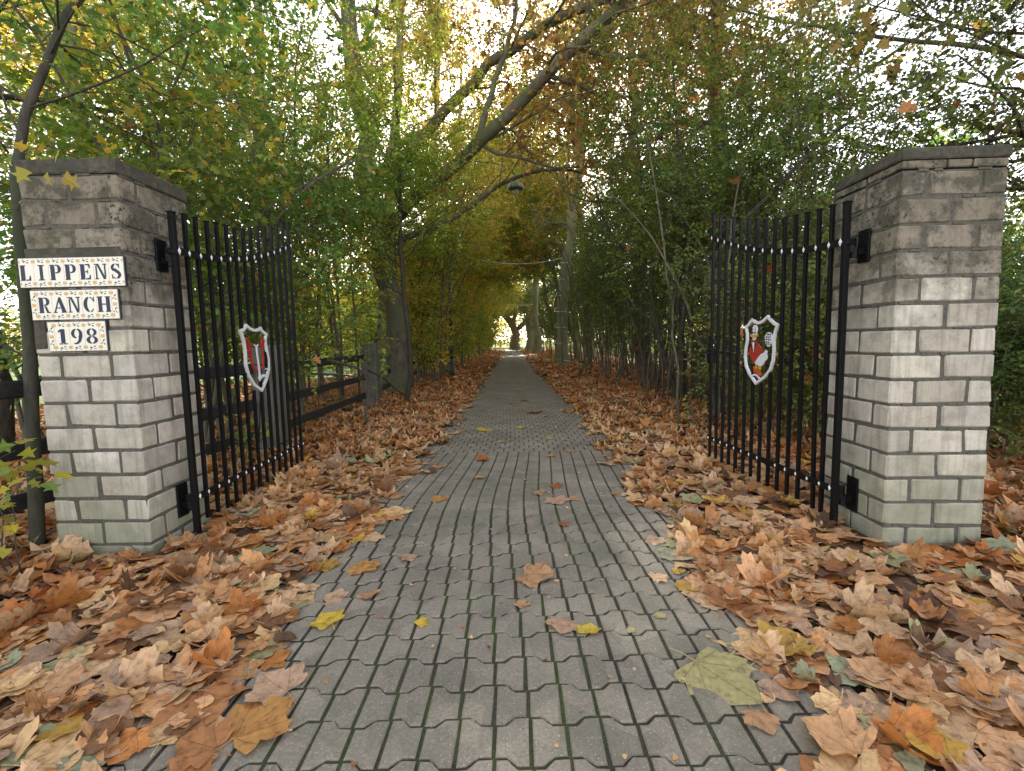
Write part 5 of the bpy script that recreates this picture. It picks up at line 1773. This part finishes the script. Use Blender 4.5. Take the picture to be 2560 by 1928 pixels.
plant('arching_elder', 'tall bush of dark arching stems above the right gate leaf, branches reaching over its pillar', 'shrub', (2.75, 7.6),
      [[(2.7, 8.9, -.05), (2.78, 8.9, .98), (2.55, 8.8, 2.03), (2.06, 8.8, 2.62), (1.65, 8.8, 3.21), (1.5, 8.8, 3.9)],
       [(2.75, 7.6, -.05), (2.6, 7.5, 1.0), (2.56, 7.5, 1.98), (2.73, 7.5, 2.83), (2.82, 7.5, 3.31), (3.33, 7.5, 3.77), (3.74, 7.5, 4.11), (4.1, 7.4, 4.8)],
       [(2.7, 7.5, -.05), (2.5, 7.2, 1.2), (2.6, 7.0, 2.2), (2.5, 7.0, 3.2), (2.35, 7.0, 4.2), (2.3, 7, 5)],
       [(2.85, 6.6, -.05), (2.5, 6.2, 1.2), (2.39, 6.0, 2.09), (2.83, 6.0, 2.47), (3.35, 6.0, 2.98), (3.82, 6.0, 3.53), (4.48, 6.0, 3.84), (5.17, 6.0, 4.19)],
       [(2.9, 6.9, -.05), (2.9, 6.6, 1.4), (3.1, 6.5, 2.4), (3.2, 6.4, 3.4), (3.1, 6.4, 4.4)],
       [(2.8, 8.0, -.05), (2.3, 8.0, 1.8), (2.1, 8.1, 3.0), (2.2, 8.1, 4.2), (2.0, 8.1, 5.0)]],
      .04, .013,
      [dict(n=16, L=(.8, 1.9), K=6, tmin=.35, side=.8, up=.05, wander=.16, rf=.45, flat=.1),
       dict(n=7, L=(.3, .8), K=4, tmin=.15, side=.9, up=.02, wander=.2, rf=.6, flat=.3, sides=3)],
      dict(per={1: 3, 2: 2}, size=.28, kind='oval', n=10, ls=.20, pal='privetlight', spread=.9, flat=.6, zmin=2.2, caught=26), M_BARK_DARK, 170, keep=lambda p: clear(p) & (p[..., 0] > .9), K=14, stem_name='stems', crown_name='leaves')
# low evergreen bushes
for i, (b, h, pal, lab) in enumerate([((3.35, 4.9), 1.55, 'privet', 'low dark evergreen bush right behind the duck shield gate leaf'),
                                      ((4.35, 5.4), 1.9, 'privet', 'low evergreen bush between the right gate leaf and its pillar, set back'),
                                      ((4.6, 4.15), 1.75, 'privet', 'dark evergreen bush at the outer edge of the right pillar'),
                                      ((4.3, 7.2), 3.0, 'privetlight', 'lighter green bush behind the low evergreens on the right'),
                                      ((5.6, 8.3), 4.3, 'privetlight', 'tall yellow green bush rising behind the right pillar, left of its top'),
                                      ((6.9, 8.8), 4.0, 'privet', 'tall dark green bush rising behind the top of the right pillar'),
                                      ((7.2, 6.7), 2.7, 'privetlight', 'sunlit yellow green bush seen beyond the outer edge of the right pillar')]):
    rs = np.random.default_rng(180 + i)
    plant('evergreen_bush', lab, 'shrub', b, arching(rs, b, 16, h, 1.0, .35), .012, .004,
          [dict(n=8, L=(.3, .8), K=5, tmin=.08, side=.9, up=.04, wander=.16, rf=.6, sides=3),
           dict(n=4, L=(.15, .4), K=3, tmin=.15, side=.9, up=.02, wander=.2, rf=.6, flat=.2, sides=3)],
          dict(per={1: 2, 2: 2}, size=.24, kind='oval', n=10, ls=.19, pal=pal, spread=1.0, flat=.7, zmin=.25, caught=18),
          M_BARK_THIN, 190 + i, 'evergreen bushes by the right pillar', stem_name='stems', crown_name='leaves')
# --- tall trees
def tall(name, lab, base, h, r, pal, seed, lean=(0, 0), lowest=.35, size=.6, n=8, kind='oval', bark=M_BARK_GREEN, n1=26, n2=7, keep=None, group='tall trees lining the driveway', ls=.24, spread=3.6, per={1: 5, 2: 3}):
    bx, by = base
    pts = [(bx, by, -.1), (bx + lean[0] * .1, by, h * .12), (bx + lean[0] * .3, by + lean[1] * .3, h * .35), (bx + lean[0] * .7, by + lean[1] * .7, h * .7), (bx + lean[0], by + lean[1], h)]
    kz = max(3.6, h * .22)
    return plant(name, lab, 'tree', base, [pts], r, r * .2,
          [dict(n=n1, L=(spread * .4, spread), K=7, tmin=lowest, side=1.1, up=.05, wander=.18, rf=.38, sides=4),
           dict(n=n2, L=(.6, 1.6), K=4, tmin=.2, side=1.0, up=0, wander=.22, rf=.5, sides=3)],
          dict(per=per, size=size, kind=kind, n=n, ls=ls, pal=pal, spread=1.0, flat=.8, droop=-.15, zmin=1.0), bark, seed, group,
          keep=keep or (lambda p: clear(p) & (p[..., 2] > kz)), K=12, n0=12, root_flare=.3)
TT = [('plane_tree', 'pale green trunk on the right wound with white rope light', (2.15, 21), None),]
plant('plane_tree', 'pale green trunk on the right verge wound with white rope light', 'tree', (2.15, 21),
      [[(2.15, 21, -.1), (2.14, 21, .6), (2.13, 21, 1.54), (2.10, 21, 2.52), (2.24, 21, 3.8), (2.48, 21, 4.9), (2.62, 21, 5.78), (2.79, 21, 6.65), (3.1, 21, 9), (3.0, 21, 13), (3.2, 21, 17)]], .26, .06,
      [dict(n=30, L=(1.5, 4.2), K=7, tmin=.3, side=1.1, up=.05, wander=.18, rf=.35, sides=4),
       dict(n=8, L=(.6, 1.6), K=4, tmin=.2, side=1.0, up=0, wander=.22, rf=.5, sides=3)],
      dict(per={1: 3, 2: 2}, size=.6, kind='oval', n=7, ls=.24, pal='plane', spread=1.0, flat=.8, zmin=3), M_BARK_GREEN, 200, 'tall trees lining the driveway', keep=clear_high(4.2), K=16, n0=14, root_flare=.4)
tall('plane_tree', 'green barked trunk on the right verge, second beyond the rope wound trunk', (1.95, 40.6), 17, .34, 'hornbeam', 201, spread=5)
ivy = tall('ivy_tree', 'dark ivy clad trunk beside the far end of the driveway, on its right', (1.75, 52), 16, .45, 'privet', 202, spread=5, lowest=.12, keep=lambda p: clear(p), n1=40)
plant('oak_tree', 'forked broad tree standing at the far end of the driveway', 'tree', (.25, 63),
      [[(.25, 63, -.1), (.24, 63, 1), (.23, 63, 2.0), (.1, 63, 3.0), (-.6, 62.6, 4.4), (-1.2, 62.2, 5.5), (-2, 62, 8), (-2.5, 62, 12)]], .62, .1,
      [dict(n=24, L=(1.5, 4.5), K=7, tmin=.3, side=1.1, up=.05, wander=.18, rf=.3, sides=4),
       dict(n=7, L=(.8, 2.0), K=4, tmin=.2, side=1.0, up=0, wander=.22, rf=.5, sides=3)],
      dict(per={1: 3, 2: 2}, size=.9, kind='oval', n=7, ls=.26, pal='gold', spread=1.0, flat=.8, zmin=4), M_BARK_PLANE, 203, keep=lambda p: p[..., 2] > 3.2, K=14, n0=12, root_flare=.4,
      extra=[([(.2, 63, 2.1), (.5, 62.8, 2.6), (1.08, 62.5, 3.17), (1.98, 62, 3.9), (3, 62, 5.5), (3.6, 62, 8)], .36, .1), ([(.1, 63, 3), (.3, 63, 4.6), (.4, 63, 7), (.6, 63, 11)], .3, .08), ([(-.1, 63, 1.6), (-1.5, 62.4, 1.9), (-3.4, 62, 1.5)], .09, .03)])
tall('plane_tree', 'tall plane tree with orange leaves rising behind the arching right bush', (5.2, 11.5), 15, .24, 'plane', 204, (-1.2, -.6), .26, .5, 8, 'oval', M_BARK_PLANE, n1=46, n2=10, spread=4.8, ls=.22)
tall('plane_tree', 'tall orange leaved tree behind the hedge, between driveway and the right gate leaf', (4.8, 17.5), 17, .24, 'plane', 205, (-.8, 0), .24, .6, 8, 'oval', M_BARK_PLANE, n1=44, n2=10, spread=4.8)
tall('plane_tree', 'tall tree far along the right verge, leaning over the driveway', (4.4, 27), 19, .24, 'plane', 206, (-1.5, 0), .25, .7, spread=5)
tall('plane_tree', 'tall green and yellow tree well up the right side, before the ivy clad trunk', (4.6, 34), 20, .24, 'hornbeam', 207, (-1.5, 0), .25, .8, spread=5)
tall('plane_tree', 'tall yellowing tree behind the left hedge just past the lamp post', (-4.6, 17), 16, .28, 'gold', 208, (1.2, 0), .28, .6, spread=4.4, n1=30)
tall('plane_tree', 'tall tree with brown leaves, second behind the left hedge past the lamp post', (-4.4, 24), 19, .30, 'plane', 209, (1.4, 0), .25, .7, spread=5)
tall('plane_tree', 'tall golden tree far up the left side of the driveway', (-4.4, 33), 20, .33, 'gold', 210, (1.4, 0), .25, .8, spread=5.4)
tall('beech_tree', 'tall green leaved tree behind the hornbeams, left of the plane tree', (-6.4, 12.5), 13, .22, 'maple', 211, (.6, -.8), .22, .55, 8, group='trees behind the paddock fence', spread=4.2, n1=30)
tall('beech_tree', 'yellowing tree behind the tile sign pillar, highest on that side', (-7.6, 8.6), 10.5, .18, 'gold', 212, (.8, -.8), .25, .45, 7, 'maple', group='trees behind the paddock fence', spread=3.6, n1=28)
tall('beech_tree', 'thin orange leaved tree beyond the meadow edge at far left', (-13, 14), 11, .2, 'plane', 213, (0, 0), .25, .7, group='trees behind the paddock fence', spread=4)
tall('maple_tree', 'overhanging tree at the top left corner with large green leaves', (-5.2, 4.6), 8.5, .12, 'maple', 214, (.9, -.6), .35, .36, 7, 'maple', M_BARK_DARK, group='trees behind the paddock fence', spread=2.6, n1=22, n2=7, keep=lambda p: clear(p) & (p[..., 2] > 2.2), per={1: 2, 2: 1})
tall('plane_tree', 'slender golden tree at the left verge halfway along the driveway, leaning inwards', (-3.2, 28.5), 13, .18, 'gold', 220, (1.9, 0), .2, .6, spread=4.2, n1=34, n2=8, keep=lambda p: clear(p) & (p[..., 2] > 3.7))
tall('plane_tree', 'golden tree far along the left verge, its crown closing over the driveway', (-3.0, 41), 14, .24, 'gold', 221, (2.2, 0), .18, .8, spread=5, n1=36, n2=8, keep=lambda p: clear(p) & (p[..., 2] > 3.7))
for cx_, cy_, ln, hh_, pl_, lb_ in ((3.5, 25, -3.4, 11.5, 'hornbeam', 'leaning yellow green tree on the right verge whose crown closes over the rope lights'),
                               (-3.3, 31, 3.4, 13, 'gold', 'leaning golden tree on the left verge whose crown fills the gap over the driveway'),
                               (3.4, 36, -3.4, 15, 'hornbeam', 'leaning green tree far up the right verge, reaching across the driveway'),
                               (-3.2, 47, 3.2, 18, 'plane', 'tall brown leaved tree far up the left verge, reaching across the driveway')):
    tall('plane_tree', lb_, (cx_, cy_), hh_, .16, pl_, 230 + int(cy_), (ln, 0), .3, .5 + cy_ * .006, 9, spread=4.2, n1=44, n2=10, per={1: 6, 2: 4}, keep=lambda p: clear(p) & (p[..., 2] > 4.0) & (p[..., 2] > .115 * p[..., 1] + 1.2))
tall('plane_tree', 'last tall tree of the left verge before the forked tree', (-2.9, 54), 15, .26, 'hornbeam', 222, (2.0, 0), .18, .9, spread=5.4, n1=36, n2=8, keep=lambda p: clear(p) & (p[..., 2] > 3.7))
tall('plane_tree', 'green tree beside the lamp, its low crown hanging over the driveway', (-3.3, 20.5), 10.5, .17, 'gold', 224, (1.9, 0), .25, .5, spread=3.6, n1=34, n2=8, keep=lambda p: clear(p) & (p[..., 2] > 3.9))
# dark tree on the far right and the airy twigs with big leaves in front of the sky
tall('dark_tree', 'dark leaved tree at the right edge, above and behind the right pillar', (7.6, 6.4), 6.4, .16, 'dark', 215, (-.9, -.3), .3, .38, 8, 'oval', M_BARK_DARK, group=None, spread=3.2, n1=46, n2=10, keep=lambda p: clear(p) & (p[..., 2] > 2.2) & (p[..., 0] > 4.4), ls=.22)
plant('overhanging_plane', 'airy plane twigs with scattered large leaves against the bright sky, above the right pillar', 'tree', (10.4, 8.6),
      [[(10.4, 8.6, -.1), (10.3, 8.6, 2), (10.0, 8.5, 4.5), (9.4, 8.3, 6.5), (8.8, 8.0, 9)]], .2, .06,
      [dict(n=1, L=(1, 1.2), K=4, tmin=.5, side=1, up=0, wander=.1, rf=.3, sides=4),
       dict(n=6, L=(.7, 1.6), K=6, tmin=.3, side=1.0, up=-.05, wander=.2, rf=.3, sides=3, frm=0),
       dict(n=5, L=(.3, .8), K=4, tmin=.3, side=1.0, up=-.06, wander=.2, rf=.45, sides=3)],
      dict(fixed=1, per={2: 1, 3: 1}, size=.20, kind='big', n=1, ls=1.0, pal='plane', spread=1.0, flat=.8, droop=-.4, t0=.7), M_BARK_PLANE, 216, keep=lambda p: clear(p) & (p[..., 2] > 3.4), K=14,
      extra=[([(9.5, 8.3, 6.3), (7.5, 7.8, 6.4), (5.6, 7.2, 6.1), (4.7, 6.4, 5.7), (3.9, 5.8, 5.2), (3.3, 5.5, 4.75)], .05, .012),
             ([(9.5, 8.3, 6.0), (7.2, 7.4, 6.1), (6.2, 7.0, 5.9), (5.6, 6.0, 5.4), (5.0, 5.5, 4.9)], .045, .012),
             ([(9.8, 8.4, 5.4), (7.5, 8.0, 5.6), (5.8, 7.6, 5.5), (4.6, 7.0, 5.3), (3.4, 6.6, 5.2), (2.6, 6.4, 5.3)], .05, .012)])
# --- low seedling by the left pillar
rs = np.random.default_rng(300)
plant('maple_seedling', 'small green maple seedling at the foot of the tile sign pillar', 'plant', (-2.36, 2.16),
      [[(-2.36, 2.16, 0), (-2.36, 2.15, .25), (-2.33, 2.13, .5)], [(-2.42, 2.16, 0), (-2.46, 2.12, .3), (-2.44, 2.1, .62)], [(-2.44, 2.2, 0), (-2.5, 2.2, .3), (-2.5, 2.2, .7)]], .004, .002,
      [dict(n=4, L=(.1, .22), K=4, tmin=.45, side=1, up=.05, wander=.1, rf=.6, sides=3)],
      dict(per={0: 3, 1: 2}, size=.075, kind='maple', n=1, ls=1.0, pal='maple', spread=1, flat=.4, zmin=0), M_BARK_DARK, 301, keep=lambda p: p[..., 2] > -1, K=6, stem_name='stems', crown_name='leaves', n0=5)
plant('maple_seedling', 'green seedling growing through the bottom of the left gate, beside the thick fence post', 'plant', (-2.25, 3.9),
      [[(-2.25, 3.9, 0), (-2.23, 3.88, .2), (-2.2, 3.85, .42)], [(-2.35, 4.0, 0), (-2.3, 4.0, .2), (-2.36, 4.0, .5)]], .004, .002,
      [dict(n=4, L=(.1, .22), K=4, tmin=.35, side=1, up=.05, wander=.1, rf=.6, sides=3)],
      dict(per={0: 3, 1: 2}, size=.075, kind='maple', n=1, ls=1.0, pal='maple', spread=1, flat=.4, zmin=0), M_BARK_DARK, 302, keep=lambda p: p[..., 2] > -1, K=6, stem_name='stems', crown_name='leaves', n0=5)
# --- a dead branch leaning on the fence
rs = np.random.default_rng(305)
DB = [poly(p, 10) for p in ([(-2.35, 5.9, .9), (-2.2, 6.2, .82), (-2.0, 6.5, .72), (-1.95, 6.4, .45), (-2.0, 6.2, .2), (-1.9, 6.0, .02)],
                            [(-2.0, 6.5, .72), (-1.95, 7.2, .55), (-2.05, 7.9, .35), (-1.95, 8.6, .12)], [(-2.45, 5.6, .75), (-2.2, 6.0, .70), (-2.0, 6.45, .62)])]
DBP = np.stack(DB); DBR = np.linspace(.026, .012, 10)[None] * np.array([1, .7, .6])[:, None]
Q, RQ = children(rs, DBP, DBR, 9, (.3, .9), 5, tmin=.1, side=1, up=-.03, wander=.2, rf=.35)
obj('dead_branch', tube_mesh('dead_branch', [(DBP, DBR, 6), (Q, RQ, 3)], M_TWIG), None, label='bare grey branch leaning against the fence rails beside the left gate', category='branch')
# --- woods far behind everything
rs = np.random.default_rng(310)
def woods(name, n, sampler, size, pal, ls=.26, mat_=M_FOL):
    P_ = sampler(n)
    return foliage_obj(name, rs, P_, rs.normal(0, 1, P_.shape) * [1, 1, .5], size, 'oval', 9, ls, pal, mat_, None, .8)
def wall_of_leaves(x0, x1, y0, y1, zmax, zmin=.0, pw=.8):
    def f(n):
        x_ = rs.uniform(x0, x1, n); y_ = rs.uniform(y0, y1, n)
        top = zmax * (.72 + .28 * np.sin(x_ * .33 + y_ * .21) * np.sin(x_ * .11 + 1) + .1 * np.sin(x_ * 1.3))
        return np.stack([x_, y_, zmin + rs.uniform(0, 1, n) ** pw * top], 1)
    return f
woods('left_understorey', 6500, wall_of_leaves(-9.5, -4.4, 13, 62, 10.5), .62, 'hornbeam')
woods('right_understorey', 7500, wall_of_leaves(4.4, 9.5, 9, 62, 11), .6, 'privetlight')
woods('distant_woods', 8500, wall_of_leaves(-45, 45, 76, 96, 15), 1.8, 'gold')
woods('woodland_edge', 5000, wall_of_leaves(7, 34, 12, 46, 8.5), 1.0, 'privetlight')
woods('meadow_treeline', 3000, wall_of_leaves(-60, -12, 46, 60, 8.0), 1.6, 'gold')
woods('meadow_hedge', 2600, wall_of_leaves(-16, -7.5, 26, 44, 6.0), 1.0, 'hornbeam')
print('foliage triangles', TRI['n'])
